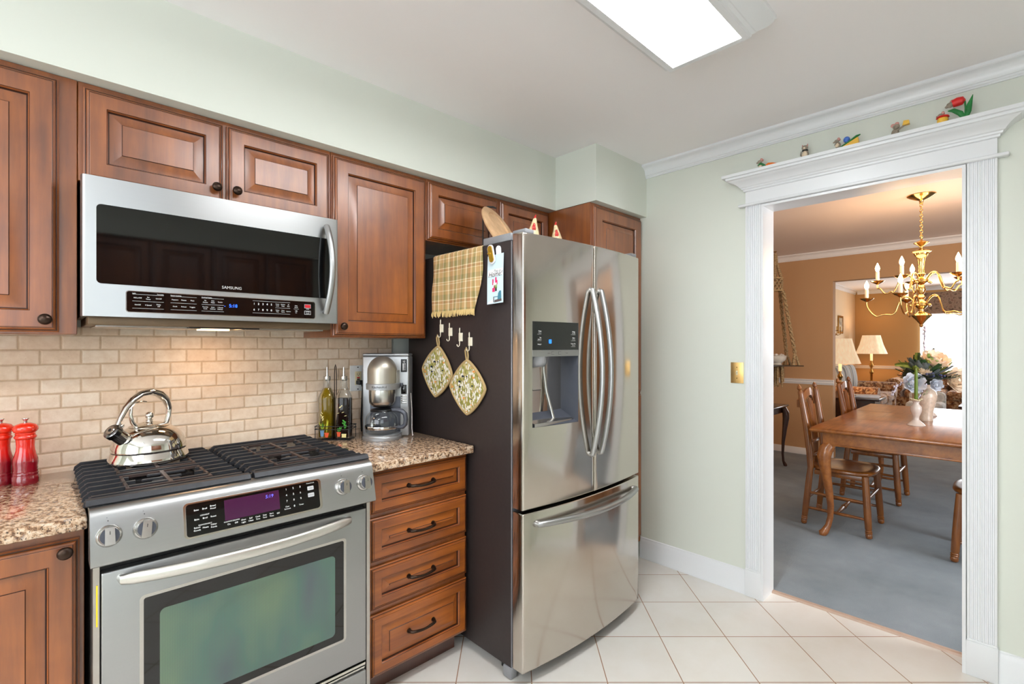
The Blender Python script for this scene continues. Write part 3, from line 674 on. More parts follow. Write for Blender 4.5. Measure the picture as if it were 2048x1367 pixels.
for x, a in ((0.124, 0.0), (0.199, 0.12), (0.744, 0.08), (0.821, 0.05)):
    z = 0.871; y = fy(z); MT = Matrix.Translation((x, y, z)) @ Matrix.Rotation(-TILT, 4, 'X'); m = MB(); m.M = MT
    def ring(r, d): return [(r * math.cos(2 * PI * i / 28), -d, r * math.sin(2 * PI * i / 28)) for i in range(28)]
    m.loops([ring(r, d) for r, d in ((0.0275, -0.002), (0.0275, 0.003), (0.0255, 0.007), (0.0225, 0.010), (0.0215, 0.024), (0.020, 0.026))], 0, True, False, False)
    m.loops([ring(0.020, 0.026), ring(0.001, 0.026)], 1, True, False, True)
    k_ = m.build('knob', [CHROMES, GREYD], cp)
    m = MB(); m.M = MT @ Matrix.Rotation(a, 4, 'Y')
    m.prism([(-0.0105, -0.021), (0.0105, -0.021), (0.0095, 0.021), (-0.0095, 0.021)], 'y', -0.034, -0.022)
    m.box(-0.0007, 0.0007, -0.0345, -0.0338, 0.004, 0.012, 0, 1, 1); m.build('grip', [CHROMES, DARKINK], k_)
    m = MB(); yy = y - 0.0004 + 0.0003
    m.cyl((x - 0.001, fy(z + .036) - 0.0006, z + 0.036), (x - 0.001, fy(z + .036) + 0.002, z + 0.036), 0.0013, n=8); m.cyl((x - 0.003, fy(z + .043) + 0.0006, z + 0.043), (x - 0.003, fy(z + .043) + 0.003, z + 0.043), 0.0013, n=8); m.build('burner_mark', DARKINK, cp)

# ---------------------------------------------------------------- refrigerator
t = thing('refrigerator', 'stainless french door refrigerator with dark grey sides', 'refrigerator', (1.79, 1.8, 0))
RX0, RX1 = 1.372, 2.205
m = MB(); m.box(RX0, RX1, 1.432, 2.20, 0.045, 1.783, 0.004, 2); m.box(RX0 + 0.002, RX1 - 0.002, 1.4285, 1.44, 0.05, 1.78, 0.001, 1, 1); m.build('body', [DARKGREY, plain('grey_edge', (150, 150, 156), 0.35, 0.5)], t)
for a, b in ((RX0, RX0 + 0.10), (RX1 - 0.10, RX1)):
    m = MB(); m.box(a, b, 1.432, 1.605, 1.783, 1.814, 0.004, 2); m.build('hinge_cover', GREYP, t)
for a in (RX0 + 0.012, RX1 - 0.062):
    m = MB(); m.box(a, a + 0.05, 1.36, 1.436, 1.803, 1.822, 0.005, 2); m.box(a + 0.005, a + 0.045, 1.40, 1.45, 1.787, 1.806, 0.002); m.build('hinge', GREYP, t)
m = MB(); m.box(RX0 - 0.006, RX0 + 0.03, 1.425, 1.475, 0.002, 0.048, 0.006, 2); m.box(RX1 - 0.03, RX1 + 0.006, 1.425, 1.475, 0.002, 0.048, 0.006, 2); m.build('foot', GREYP, t)
m = MB(); m.box(RX0 + 0.03, RX1 - 0.03, 1.47, 1.52, 0.004, 0.05); m.build('toe_grille', BLACK, t)
XC = 1.787
def ffy(x):
    u = (x - XC) / 0.42; return 1.3225 + 0.034 * u * u
def slab(x0, x1, z0, z1, hole=None):
    """curved front door skin with rounded edges; optional rectangular opening"""
    m = MB(); e = 0.006; yb = 1.415
    xs = [x0, x0 + 0.0015, x0 + e] + [x0 + e + (x1 - x0 - 2 * e) * k / 22 for k in range(1, 22)] + [x1 - e, x1 - 0.0015, x1]
    zs = [z0, z0 + 0.0015, z0 + e, z1 - e, z1 - 0.0015, z1]
    if hole:
        for a, L in ((hole[0], xs), (hole[1], xs), (hole[2], zs), (hole[3], zs)):
            for k in range(len(L)):
                if abs(L[k] - a) < 0.006 and 3 <= k < len(L) - 3 and L is xs: L[k] = a; break
            else: L.append(a)
            L.sort()
    def off(a, lo, hi):
        d = min(a - lo, hi - a); return 0 if d >= e else e - math.sqrt(max(0, e * e - (e - d) ** 2))
    V = {}
    for i, x in enumerate(xs):
        for j, z in enumerate(zs): V[i, j] = m.bm.verts.new((x, ffy(x) + max(off(x, x0, x1), off(z, z0, z1)), z))
    nx, nz = len(xs), len(zs)
    inside = lambda i, j: hole and hole[0] - 1e-6 <= xs[i] and xs[i + 1] <= hole[1] + 1e-6 and hole[2] - 1e-6 <= zs[j] and zs[j + 1] <= hole[3] + 1e-6
    for i in range(nx - 1):
        for j in range(nz - 1):
            if not inside(i, j): m.bm.faces.new([V[i, j], V[i + 1, j], V[i + 1, j + 1], V[i, j + 1]])
    rim = [(i, 0) for i in range(nx)] + [(nx - 1, j) for j in range(1, nz)] + [(i, nz - 1) for i in range(nx - 2, -1, -1)] + [(0, j) for j in range(nz - 2, 0, -1)]
    B = [m.bm.verts.new((V[r].co.x, yb, V[r].co.z)) for r in rim]
    for k in range(len(rim)):
        q = (k + 1) % len(rim); m.bm.faces.new([V[rim[k]], V[rim[q]], B[q], B[k]])
    m.bm.faces.new(B)
    return m
LX0, RXR = 1.367, 2.209
HOLE = (1.412, 1.673, 1.026, 1.452)
ld = slab(LX0, XC - 0.0035, 0.702, 1.803, HOLE).build('door', STEELF, t, sharp=50)
rd = slab(XC + 0.0035, RXR, 0.702, 1.803).build('door', STEELF, t, sharp=50)
fd = slab(LX0, RXR, 0.058, 0.688).build('freezer_drawer', STEELF, t, sharp=50)
for sgn, xx, par in ((-1, 1.757, ld), (1, 1.823, rd)):
    m = MB(); y0 = ffy(xx)
    pts = [(xx, y0 + 0.004, 1.602), (xx, y0 - 0.012, 1.597)] + arc((xx, y0 - 0.014, 1.588), (xx, y0 - 0.014, 0.884), (0, -0.050, 0), 22, 2.0) + [(xx, y0 - 0.012, 0.875), (xx, y0 + 0.004, 0.870)]
    m.tube(pts, 0.0125, 14, 0, flat=0.85, up=(1, 0, 0)); m.build('handle', STEEL, par)
m = MB(); pts = [(1.437, ffy(1.437) + 0.004, 0.640), (1.437, ffy(1.437) - 0.014, 0.640)] + arc((1.445, ffy(1.445) - 0.018, 0.641), (2.135, ffy(2.135) - 0.018, 0.641), (0, -0.066, 0), 26, 2.0) + [(2.143, ffy(2.143) - 0.014, 0.640), (2.143, ffy(2.143) + 0.004, 0.640)]
m.tube(pts, 0.0145, 14, 0, flat=0.9); m.build('handle', STEEL, fd)
# dispenser
hx0, hx1, hz0, hz1 = HOLE
m = MB(); yd = 1.425
m.loops([[(x, ffy(x) + 0.001, z) for x, z in ((hx0, hz0), (hx1, hz0), (hx1, hz1), (hx0, hz1))], [(hx0 + 0.004, yd, hz0 + 0.055), (hx1 - 0.012, yd, hz0 + 0.055), (hx1 - 0.012, yd, hz1), (hx0 + 0.004, yd, hz1)]], 0, True, False, True)
al = m.build('dispenser_alcove', GREYD, ld, sharp=30)
def fpan(mm, x0, x1, z0, z1, d, mi=0, n=10):
    X = [x0 + (x1 - x0) * k / n for k in range(n + 1)]
    mm.loops([[(x, ffy(x) + 0.02, z) for x, z in [(a, z0) for a in X] + [(a, z1) for a in X[::-1]]], [(x, ffy(x) - d, z) for x, z in [(a, z0) for a in X] + [(a, z1) for a in X[::-1]]]], mi, True, True, True)
m = MB(); fpan(m, hx0, hx1, 1.337, hz1, 0.001); pn = m.build('control_panel', BLACKG, ld)
m = MB(); fpan(m, hx0, hx1, 1.3105, 1.3365, 0.0012); st = m.build('button_strip', STEEL, ld)
m = MB()
for q_, (x, z, a, b) in enumerate(((1.452, 1.413, 'Freezer', 'Freeze mode'), (1.452, 1.387, 'Ice', 'Cubed / Crushed'), (1.642, 1.413, 'Fridge', 'Cool mode'), (1.642, 1.387, 'Alarm', 'Lock 3 sec'), (1.642, 1.362, 'Water Filter', 'Reset 3 sec'))):
    if q_ == 2: m.text('Energy Saver', 0.0062, TXT(1.452, ffy(1.452) - 0.0016, 1.360)); m.build('freezer_labels', WHITEINK, pn); m = MB()
    y = ffy(x) - 0.0016; m.text(a, 0.0075, TXT(x, y, z)); m.text(b, 0.0045, TXT(x, y, z - 0.007)); m.box(x - 0.018, x + 0.018, y, y + 0.0002, z - 0.0125, z - 0.012)
m.build('fridge_labels', WHITEINK, pn)
m = MB(); m.box(1.497, 1.510, ffy(1.5) - 0.0022, ffy(1.5) - 0.0012, 1.363, 1.380, 0.003, 2); m.build('water_icon', plain('blue_icon', (40, 120, 220), 0.5, emit=0.8, ecol=(40, 120, 230)), pn)
m = MB(); yy = ffy(1.54) - 0.0016
m.text('Lighting', 0.0055, TXT(1.492, yy, 1.3235)); m.text('Control Lock', 0.0055, TXT(1.606, ffy(1.6) - 0.0016, 1.3235))
for x in (1.521, 1.560):
    yy = ffy(x) - 0.0017
    for a, b, c, d in ((x - .010, x + .010, 1.3175, 1.3183), (x - .010, x + .010, 1.3292, 1.33), (x - .010, x - .0092, 1.3175, 1.33), (x + .0092, x + .010, 1.3175, 1.33)): m.box(a, b, yy, yy + 0.0002, c, d)
m.build('button_labels', DARKINK, st)
m = MB(); m.lathe([(0.052, 1.312), (0.050, 1.285), (0.044, 1.272), (0.040, 1.268)], (1.475, 1.395, 0), 24); m.build('ice_chute', GREYP, ld)
m = MB(); m.prism([(1.400, 1.268), (1.392, 1.20), (1.386, 1.172), (1.391, 1.168), (1.400, 1.19), (1.410, 1.268)], 'x', 1.452, 1.505); m.build('dispenser_paddle', CHROMES, ld)
m = MB(); m.tube([(1.545, 1.412, 1.31), (1.548, 1.414, 1.25), (1.556, 1.405, 1.16), (1.572, 1.375, 1.035)], 0.008, 10); m.build('drain_rib', CHROMES, ld)
m = MB(); m.prism([(ffy(1.5) + 0.006, 1.027), (ffy(1.5) + 0.006, 1.040), (1.42, 1.058), (1.42, 1.044)], 'x', hx0 + 0.008, hx1 - 0.008); m.build('drip_tray', CHROMES, ld)
# ---------------------------------------------------------------- kettle
KX, KY, KZ = 0.272, 2.108, 0.9575
t = thing('kettle', 'shiny stainless whistling tea kettle standing on the range grate', 'kettle', (KX, KY, KZ))
m = MB(); m.lathe([(0.108, 0.0), (0.116, 0.003), (0.1175, 0.007), (0.114, 0.018), (0.109, 0.030), (0.1065, 0.036), (0.1085, 0.039), (0.108, 0.044), (0.1065, 0.056), (0.102, 0.072), (0.094, 0.088), (0.082, 0.102), (0.070, 0.111), (0.060, 0.116), (0.057, 0.1175), (0.050, 0.1175)], (KX, KY, KZ), 56); m.build('body', CHROME, t)
m = MB(); m.lathe([(0.0575, 0.117), (0.0595, 0.1185), (0.057, 0.1205), (0.040, 0.127), (0.018, 0.132), (0.010, 0.1335), (0.0095, 0.136), (0.012, 0.138)], (KX, KY, KZ), 40); ld_ = m.build('lid', CHROME, t)
m = MB(); m.lathe([(0.006, 0.134), (0.0125, 0.138), (0.0075, 0.142), (0.0075, 0.145)], (KX, KY, KZ), 20); m.ball((KX, KY, KZ + 0.154), 0.0135, 20, 12); m.build('lid_knob', CHROME, ld_)
# the spout points towards the left of the range and a little to the front
D = Vector((-0.86, -0.51, 0)).normalized(); K0 = Vector((KX, KY, KZ))
def kp(r, z): return tuple(K0 + D * r + Vector((0, 0, z)))
m = MB(); m.tube([kp(0.074, 0.074), kp(0.083, 0.083)], [0.030, 0.030], 24); m.tube([kp(0.078, 0.078), kp(0.090, 0.089), kp(0.122, 0.117)], [0.026, 0.0225, 0.0215], 24); m.build('spout', CHROME, t)
m = MB(); m.tube([kp(0.112, 0.108), kp(0.114, 0.110), kp(0.126, 0.1205), kp(0.129, 0.123)], [0.0225, 0.0255, 0.0255, 0.021], 24); m.tube([kp(0.128, 0.1225), kp(0.131, 0.1245)], [0.015, 0.013], 18, 1); m.tube([kp(0.1305, 0.1245), kp(0.1318, 0.1255)], [0.006, 0.005], 14, 2); w_ = m.build('whistle_cap', [plain('dark_chrome', (120, 118, 118), 0.15, 1.0), CHROMES, BLACK], t)
m = MB()
m.tube([kp(0.112, 0.126), kp(0.100, 0.155), kp(0.081, 0.189), kp(0.058, 0.214), kp(0.030, 0.231), kp(-0.004, 0.237), kp(-0.035, 0.227), kp(-0.060, 0.203), kp(-0.072, 0.172), kp(-0.070, 0.143), kp(-0.060, 0.118), kp(-0.042, 0.120)], [0.0085, 0.010, 0.012, 0.013, 0.0135, 0.016, 0.0185, 0.016, 0.012, 0.010, 0.0095, 0.007], 16, 0, flat=0.75, up=tuple(D))
m.build('handle', CHROME, t)
m = MB(); m.tube([kp(0.046, 0.118), kp(0.060, 0.140), kp(0.066, 0.165), kp(0.062, 0.190)], [0.010, 0.0085, 0.008, 0.006], 14, 0, flat=0.7); m.tube([kp(0.074, 0.182), kp(0.052, 0.203), kp(0.030, 0.207), kp(0.012, 0.203)], [0.005, 0.0065, 0.0065, 0.005], 12, 0, flat=0.5); m.ball(kp(0.094, 0.132), 0.008, 12, 8); m.build('spout_lever', CHROME, t)

# ---------------------------------------------------------------- pepper mills
tm = NT('red_lacquer'); v = tm.coords(); sp = tm.n('ShaderNodeSeparateXYZ'); tm.l(v, sp.inputs[0])
tm.base(tm.ramp(tm.math('MULTIPLY_ADD', sp.outputs['Z'], 6.0, 0.0), [(0.0, lin(120, 8, 26)), (0.42, lin(140, 10, 28)), (0.62, lin(214, 26, 20)), (1.0, lin(232, 48, 22))]))
tm.set(Roughness=0.16, Coat_Weight=0.8, Coat_Roughness=0.05); REDL = tm.m
def mill():
    t = thing('pepper_mill', 'red lacquered pepper mill on the left counter, nearer the range', 'pepper mill', (-0.036, 2.185, 0.9185), 0, 'red mills')
    m = MB(); m.lathe([(0.0315, 0), (0.0322, 0.003), (0.0322, 0.024), (0.030, 0.027), (0.030, 0.029), (0.0308, 0.033), (0.029, 0.037), (0.0302, 0.041), (0.0285, 0.045), (0.0295, 0.049), (0.0285, 0.053), (0.0305, 0.066), (0.0295, 0.078), (0.0255, 0.092), (0.0225, 0.106), (0.0215, 0.120), (0.0225, 0.136), (0.0232, 0.141)], n=36); m.build('body', REDL, t, world=False)
    m = MB(); m.lathe([(0.0232, 0.1415), (0.0265, 0.146), (0.0268, 0.149), (0.0235, 0.154), (0.0238, 0.156), (0.025, 0.158), (0.023, 0.161), (0.027, 0.164), (0.0305, 0.171), (0.0300, 0.179), (0.024, 0.187), (0.012, 0.192), (0.005, 0.193)], n=36); m.build('cap', REDL, t, world=False)
    m = MB(); m.lathe([(0.0045, 0.192), (0.0045, 0.199), (0.009, 0.205), (0.0085, 0.2065), (0, 0.2065)], n=20); m.build('finial', CHROMES, t, world=False)
    return t
p1 = mill()
dup(p1, (-0.092, 2.225, 0.9185), 0, 'red lacquered pepper mill at the very edge of the picture, behind its twin', 'red mills')

# ---------------------------------------------------------------- oil and vinegar cruets in a wire rack (set turned towards the camera)
RA = -(PI / 2 - TH)          # local x runs along the camera's right
OX, OY, OZ = 0.992, 2.222, 0.9185
def sq(r, ch=0.24):
    a = r; b = r * (1 - ch)
    return [(a, -b), (a, b), (b, a), (-b, a), (-a, b), (-a, -b), (-b, -a), (b, -a)]
def cruet(x, name, label, liquid, level, decor):
    t = thing(name, label, 'bottle', Vector((OX, OY, OZ + 0.004)) + Vector((x * math.cos(RA), x * math.sin(RA), 0)), RA)
    H = [(0.031, 0.0), (0.0325, 0.004), (0.0325, 0.185), (0.0300, 0.198), (0.0235, 0.215), (0.0165, 0.232), (0.0140, 0.240), (0.0135, 0.272), (0.0145, 0.276)]
    m = MB(); m.loops([[(px, py, z) for px, py in sq(r, 0.24 + 0.18 * (z > 0.2))] for r, z in H], 0, True, True, False)
    m.build('bottle_glass', GLASS, t, world=False, sharp=50)
    L = [(0.0288, 0.0065), (0.0304, 0.010)] + [(r - 0.0022, z) for r, z in H[2:] if z < level] + [(level > 0.2 and 0.0142 or 0.0303, level)]
    m = MB(); m.loops([[(px, py, z) for px, py in sq(r, 0.24 + 0.18 * (z > 0.2))] for r, z in L], 0, True, True, True); m.build('liquid', liquid, t, world=False, sharp=50)
    m = MB(); m.lathe([(0.0145, 0.268), (0.0158, 0.272), (0.0158, 0.286), (0.0148, 0.289), (0.006, 0.290), (0.0055, 0.302), (0.0045, 0.318), (0.0035, 0.332), (0.0025, 0.333)], n=20); m.build('pourer', [CHROMES], t, world=False)
    cols = [plain('painted_green', (60, 150, 40), 0.5), plain('painted_leaf_yellow', (206, 206, 60), 0.5), plain('painted_terracotta', (216, 84, 40), 0.5), plain('painted_blue', (110, 150, 190), 0.5), plain('painted_cream', (226, 214, 150), 0.5)]
    m = MB(); y = -0.0331
    def leaf(x0, z0, x1, z1, wd, mi):
        d = Vector((x1 - x0, 0, z1 - z0)); n_ = Vector((-d.z, 0, d.x)).normalized() * wd; a = Vector((x0, y, z0)); b = Vector((x1, y, z1)); c = (a + b) / 2
        m._add([tuple(a), tuple(c - n_), tuple(b), tuple(c + n_)], [(0, 1, 2, 3)], mi)
    def pot(xc, z0, z1, wb, wt, mi):
        m._add([(xc - wb, y, z0), (xc + wb, y, z0), (xc + wt, y, z1), (xc - wt, y, z1)], [(0, 1, 2, 3)], mi); m._add([(xc - wt - .001, y, z1), (xc + wt + .001, y, z1), (xc + wt + .001, y, z1 + .003), (xc - wt - .001, y, z1 + .003)], [(0, 1, 2, 3)], mi)
    decor(leaf, pot); m.build('painted_decoration', cols, t, world=False)
    return t
rnd = random.Random(3)
def dec_oil(leaf, pot):
    pot(-0.011, 0.012, 0.038, 0.006, 0.009, 3); pot(0.010, 0.008, 0.027, 0.006, 0.010, 2)
    for k in range(9): a = rnd.uniform(-0.5, 0.5); leaf(-0.011, 0.038, -0.011 + a * 0.03, 0.058 + rnd.random() * 0.03, 0.0018, k % 2)
    for k in range(5): a = rnd.uniform(-0.25, 0.35); leaf(0.010, 0.029, 0.010 + a * 0.03, 0.07 + rnd.random() * 0.035, 0.0022, 1)
    for k in range(8): leaf(-0.014 + rnd.uniform(-.006, .006), 0.085 + 0.005 * k, -0.010 + rnd.uniform(-.009, .009), 0.092 + 0.005 * k, 0.0022, 4)
def dec_vin(leaf, pot):
    pot(-0.012, 0.012, 0.030, 0.006, 0.009, 2); pot(0.012, 0.008, 0.022, 0.010, 0.010, 4)
    for k in range(6): a = rnd.uniform(-0.6, 0.6); leaf(-0.012, 0.033, -0.012 + a * 0.035, 0.046 + rnd.random() * 0.012, 0.004, 0)
    for k in range(9): a = rnd.uniform(-0.7, 0.7); leaf(0.012, 0.05 + 0.004 * k, 0.012 + a * 0.022, 0.058 + 0.004 * k, 0.004, 0)
    for a, b in ((-0.022, 0.118), (0.0, 0.122), (0.012, 0.106)): leaf(a, b, a + 0.014, b + 0.004, 0.0014, 4)
    leaf(-0.012, 0.143, 0.0, 0.152, 0.003, 4); leaf(0.0, 0.15, 0.003, 0.158, 0.003, 4)
def m_liq(name, rgb, alpha):
    t = NT(name); v = t.coords(); c = lin(*rgb); t.base(t.ramp(t.noise(v, 12, 2), [(0.3, tuple(x * .9 for x in c[:3]) + (1,)), (0.7, c)])); t.set(Transmission_Weight=alpha, Roughness=0.02, IOR=1.05, Specular_IOR_Level=0.1); return t.m
cruet(-0.039, 'oil_bottle', 'square glass cruet of golden olive oil with painted flower pots', m_liq('olive_oil', (186, 154, 16), 0.7), 0.234, dec_oil)
cruet(0.039, 'vinegar_bottle', 'square glass cruet of dark vinegar with painted herb pots', m_liq('dark_vinegar', (26, 12, 10), 0.1), 0.186, dec_vin)
t = thing('cruet_rack', 'black wire rack holding the oil and vinegar bottles', 'bottle rack', (OX, OY, OZ), RA)
m = MB(); a, b = 0.079, 0.040
m.box(-a, a, -b, b, 0.0, 0.003, 0.001); m.build('base_tray', BLACK, t, world=False)
m = MB()
for z in (0.050, 0.064): m.tube([(-a - .002, -b, z), (a + .002, -b, z), (a + .006, b, z), (-a - .006, b, z)], 0.0018, 8, closed=True)
for x, y in ((0, -b), (0, b), (-a, -b), (a, -b), (-a - .003, b), (a + .003, b)): m.cyl((x, y, 0.002), (x, y, 0.065), 0.0016, n=8)
m.build('rail', BLACK, t, world=False)
m = MB(); m.tube([(-0.0045, 0, 0.003), (-0.0045, 0, 0.30), (-0.003, 0, 0.335), (0, 0, 0.348), (0.003, 0, 0.335), (0.0045, 0, 0.30), (0.0045, 0, 0.003)], 0.0022, 10); m.build('carry_loop', BRONZE, t, world=False)

# ---------------------------------------------------------------- wall outlet
t = thing('wall_outlet', 'white wall outlet plate with a plug in the tiled backsplash', 'outlet', (1.16, 2.30, 1.19))
m = MB(); m.loops([[(1.160 - w_, 2.305 - d, 1.1915 - h_), (1.160 + w_, 2.305 - d, 1.1915 - h_), (1.160 + w_, 2.305 - d, 1.1915 + h_), (1.160 - w_, 2.305 - d, 1.1915 + h_)] for d, w_, h_ in ((-.002, .058, .0635), (.003, .058, .0635), (.0055, .054, .0595))], 0, True, True, True)
m.build('cover_plate', plain('outlet_white', (232, 232, 230), 0.4), t)
m = MB(); m.box(1.1265, 1.160, 2.296, 2.301, 1.158, 1.225, 0.001)
m.box(1.1365, 1.1385, 2.2955, 2.297, 1.208, 1.216, 0, 1, 1); m.box(1.1475, 1.1495, 2.2955, 2.297, 1.208, 1.216, 0, 1, 1); m.box(1.1405, 1.1445, 2.2955, 2.297, 1.2035, 1.2065, 0, 1, 1)
m.box(1.1355, 1.151, 2.2945, 2.297, 1.191, 1.197, 0.0005, 1, 2); m.box(1.1355, 1.151, 2.2945, 2.297, 1.183, 1.189, 0.0005, 1, 1)
m.build('receptacle', [plain('cream_receptacle', (222, 208, 170), 0.4), BLACK, REDINK], t)
m = MB(); m.box(1.128, 1.158, 2.262, 2.296, 1.160, 1.182, 0.006, 3); m.tube([(1.143, 2.264, 1.168), (1.143, 2.250, 1.150), (1.146, 2.262, 1.08), (1.15, 2.28, 0.99), (1.155, 2.285, 0.925)], 0.004, 8); m.build('plug', BLACK, t)
for z in (1.137, 1.246):
    m = MB(); m.cyl((1.142, 2.300, z), (1.142, 2.297, z), 0.003, n=12); m.build('screw', BLACK, t)

# ---------------------------------------------------------------- coffee maker (faces the camera)
CX, CY, CZ0 = 1.199, 2.128, 0.9185
t = thing('coffee_maker', 'silver drip coffee maker with a domed top, beside the refrigerator', 'coffee maker', (CX, CY, CZ0), RA)
CMS = plain('silver_body', (172, 174, 176), 0.42, 0.7, 0.03); CMG = plain('champagne_metal', (176, 170, 158), 0.36, 0.8, 0.03)
m = MB(); m.box(-0.112, 0.112, 0.0, 0.098, 0.0, 0.385, 0.006, 3); m.box(-0.112, 0.112, 0.0, 0.098, 0.385, 0.398, 0.005, 3); m.build('tower', CMS, t, world=False)
m = MB(); m.box(-0.073, 0.073, -0.004, 0.001, 0.022, 0.19, 0.001); m.build('recess', GREYD, t, world=False)
yc = -0.058
m = MB(); R_ = 0.068
pr = [(R_, 0.259), (R_, 0.315)] + [(R_ * math.cos(a), 0.315 + 0.072 * math.sin(a)) for a in [k * PI / 2 / 10 for k in range(1, 10)]] + [(0.0, 0.387)]
m.lathe(pr, (0, yc, 0), 44); m.box(-0.0695, 0.0695, yc, 0.002, 0.259, 0.318); m.build('dome', CMG, t, world=False)
m = MB(); m.lathe([(0.066, 0.230), (0.0735, 0.232), (0.074, 0.2575), (0.0715, 0.2595), (0.06, 0.2595)], (0, yc, 0), 44); m.box(-0.073, 0.073, yc, 0.002, 0.232, 0.2575)
bd = m.build('band', CMS, t, world=False)
m = MB(); rr_ = 0.0746
m.text('KitchenAid', 0.0155, None, 0, f=lambda c: Vector((rr_ * math.sin((c.x + 0.004) / rr_), yc - rr_ * math.cos((c.x + 0.004) / rr_), 0.245 + c.y))); m.build('lettering', DARKINK, bd, world=False)
m = MB(); m.lathe([(0.061, 0.2305), (0.0615, 0.222), (0.0605, 0.175), (0.056, 0.162), (0.045, 0.152), (0.036, 0.148), (0.02, 0.147)], (0, yc, 0), 44); m.build('brew_basket', CHROMES, t, world=False)
m = MB(); m.box(-0.081, -0.074, -0.012, 0.002, 0.240, 0.258, 0.001); m.box(0.076, 0.086, -0.020, 0.002, 0.240, 0.256, 0.002); m.build('latch', GREYD, t, world=False)
m = MB(); m.lathe([(0.0885, 0.0), (0.0895, 0.004), (0.0885, 0.012), (0.083, 0.016), (0.082, 0.019), (0.082, 0.023), (0.078, 0.026), (0.0, 0.026)], (0, yc - 0.008, 0), 44); m.box(-0.08, 0.08, yc, 0.003, 0.0, 0.020); m.build('warming_plate', CMS, t, world=False)
m = MB(); m.box(0.075, 0.104, -0.0025, 0.001, 0.308, 0.370, 0.001, 1, 0); m.text('12', 0.012, TXT(0.090, -0.003, 0.358), 1)
for k in range(6): m.box(0.092, 0.097, -0.003, -0.0024, 0.318 + k * 0.006, 0.320 + k * 0.006, 0, 1, 1)
m.box(0.0845, 0.088, -0.003, -0.0024, 0.316, 0.350, 0, 1, 1); m.build('water_gauge', [BLACK, WHITEINK], t, world=False)
m = MB(); m.box(0.076, 0.103, -0.0025, 0.001, 0.202, 0.247, 0.002); m.build('display', BLACKG, t, world=False)
for k in range(4):
    m = MB(); m.box(0.075, 0.103, -0.003, 0.001, 0.157 + k * 0.0105, 0.163 + k * 0.0105, 0.001); m.build('button', CHROMES, t, world=False)
m = MB(); m.tube([(0.112, 0.05, 0.20), (0.122, 0.03, 0.12), (0.128, 0.0, 0.04), (0.134, -0.012, 0.004), (0.130, 0.02, 0.003)], 0.0022, 8); m.build('power_cord', plain('pale_cord', (206, 200, 196), 0.5), t, world=False)
# glass carafe on the plate
off = Vector((0, yc - 0.008, 0.0265)); off.rotate(Euler((0, 0, RA)))
t = thing('coffee_carafe', 'glass coffee carafe with a grey handle on the coffee maker plate', 'carafe', Vector((CX, CY, CZ0)) + off, RA)
O_ = [(0.064, 0.0), (0.071, 0.004), (0.0745, 0.018), (0.0755, 0.05), (0.0735, 0.072), (0.066, 0.088), (0.052, 0.100), (0.050, 0.106)]
m = MB(); m.lathe([(0.0, 0.0)] + O_, n=44, cap=False); m.build('jug', GLASS, t, world=False)
m = MB(); m.lathe([(0.0765, 0.024), (0.0772, 0.026), (0.0772, 0.035), (0.0765, 0.037)], n=44, cap=False); m.build('steel_band', CHROME, t, world=False)
m = MB(); m.lathe([(0.052, 0.103), (0.054, 0.106), (0.050, 0.112), (0.03, 0.116), (0.0, 0.117)], n=36); m.build('lid', BLACK, t, world=False)
m = MB(); q = 0.12; cx_, cy_ = math.cos(-q), math.sin(-q)
hp = [(0.045, 0.107), (0.072, 0.109), (0.098, 0.104), (0.113, 0.090), (0.117, 0.066), (0.114, 0.042), (0.102, 0.030), (0.084, 0.028), (0.076, 0.030)]
m.tube([(r * cx_, r * cy_, z) for r, z in hp], [0.008, 0.0105, 0.0115, 0.0115, 0.011, 0.0105, 0.0105, 0.009, 0.007], 12, 0, flat=1.0); m.build('handle', GREYD, t, world=False)

# ---------------------------------------------------------------- things on the side of the refrigerator
FX = 1.372
tm = NT('plaid_cotton'); v = tm.coords(); sp = tm.n('ShaderNodeSeparateXYZ'); tm.l(v, sp.inputs[0])
def bands(sock, period, ph, stops):
    x = tm.math('FRACT', tm.math('MULTIPLY_ADD', sock, 1.0 / period, ph)); return tm.ramp(x, stops, 'CONSTANT')
G1, G2, G3, G4 = lin(196, 160, 106), lin(146, 136, 86), lin(234, 218, 180), lin(176, 128, 84)
st_ = [(0.0, G1), (0.14, G3), (0.19, G2), (0.30, G1), (0.36, G3), (0.40, G4), (0.55, G2), (0.60, G3), (0.68, G1), (0.80, G2), (0.92, G3), (0.95, G4)]
wv = bands(sp.outputs['Y'], 0.135, 0.2, st_); wz_ = bands(sp.outputs['Z'], 0.15, 0.05, [(0.0, G1), (0.10, G3), (0.13, G1), (0.17, G3), (0.20, G2), (0.34, G1), (0.50, G3), (0.52, G4), (0.60, G3), (0.63, G2), (0.80, G1), (0.9, G3), (0.93, G1)])
tm.base(tm.mix(0.45, wv, wz_)); tm.set(Roughness=0.9, Specular_IOR_Level=0.1, Sheen_Weight=0.2)
tm.bump(tm.noise(tm.coords((1, 500, 500)), 1.0, 2), 0.3, 0.001); PLAID = tm.m
t = thing('dish_towel', 'plaid tan and green dish towel hung over the refrigerator side', 'dish towel', (FX, 1.78, 1.78))
m = MB(); NY, NZ = 36, 30; rng = random.Random(5)
front, back = [], []
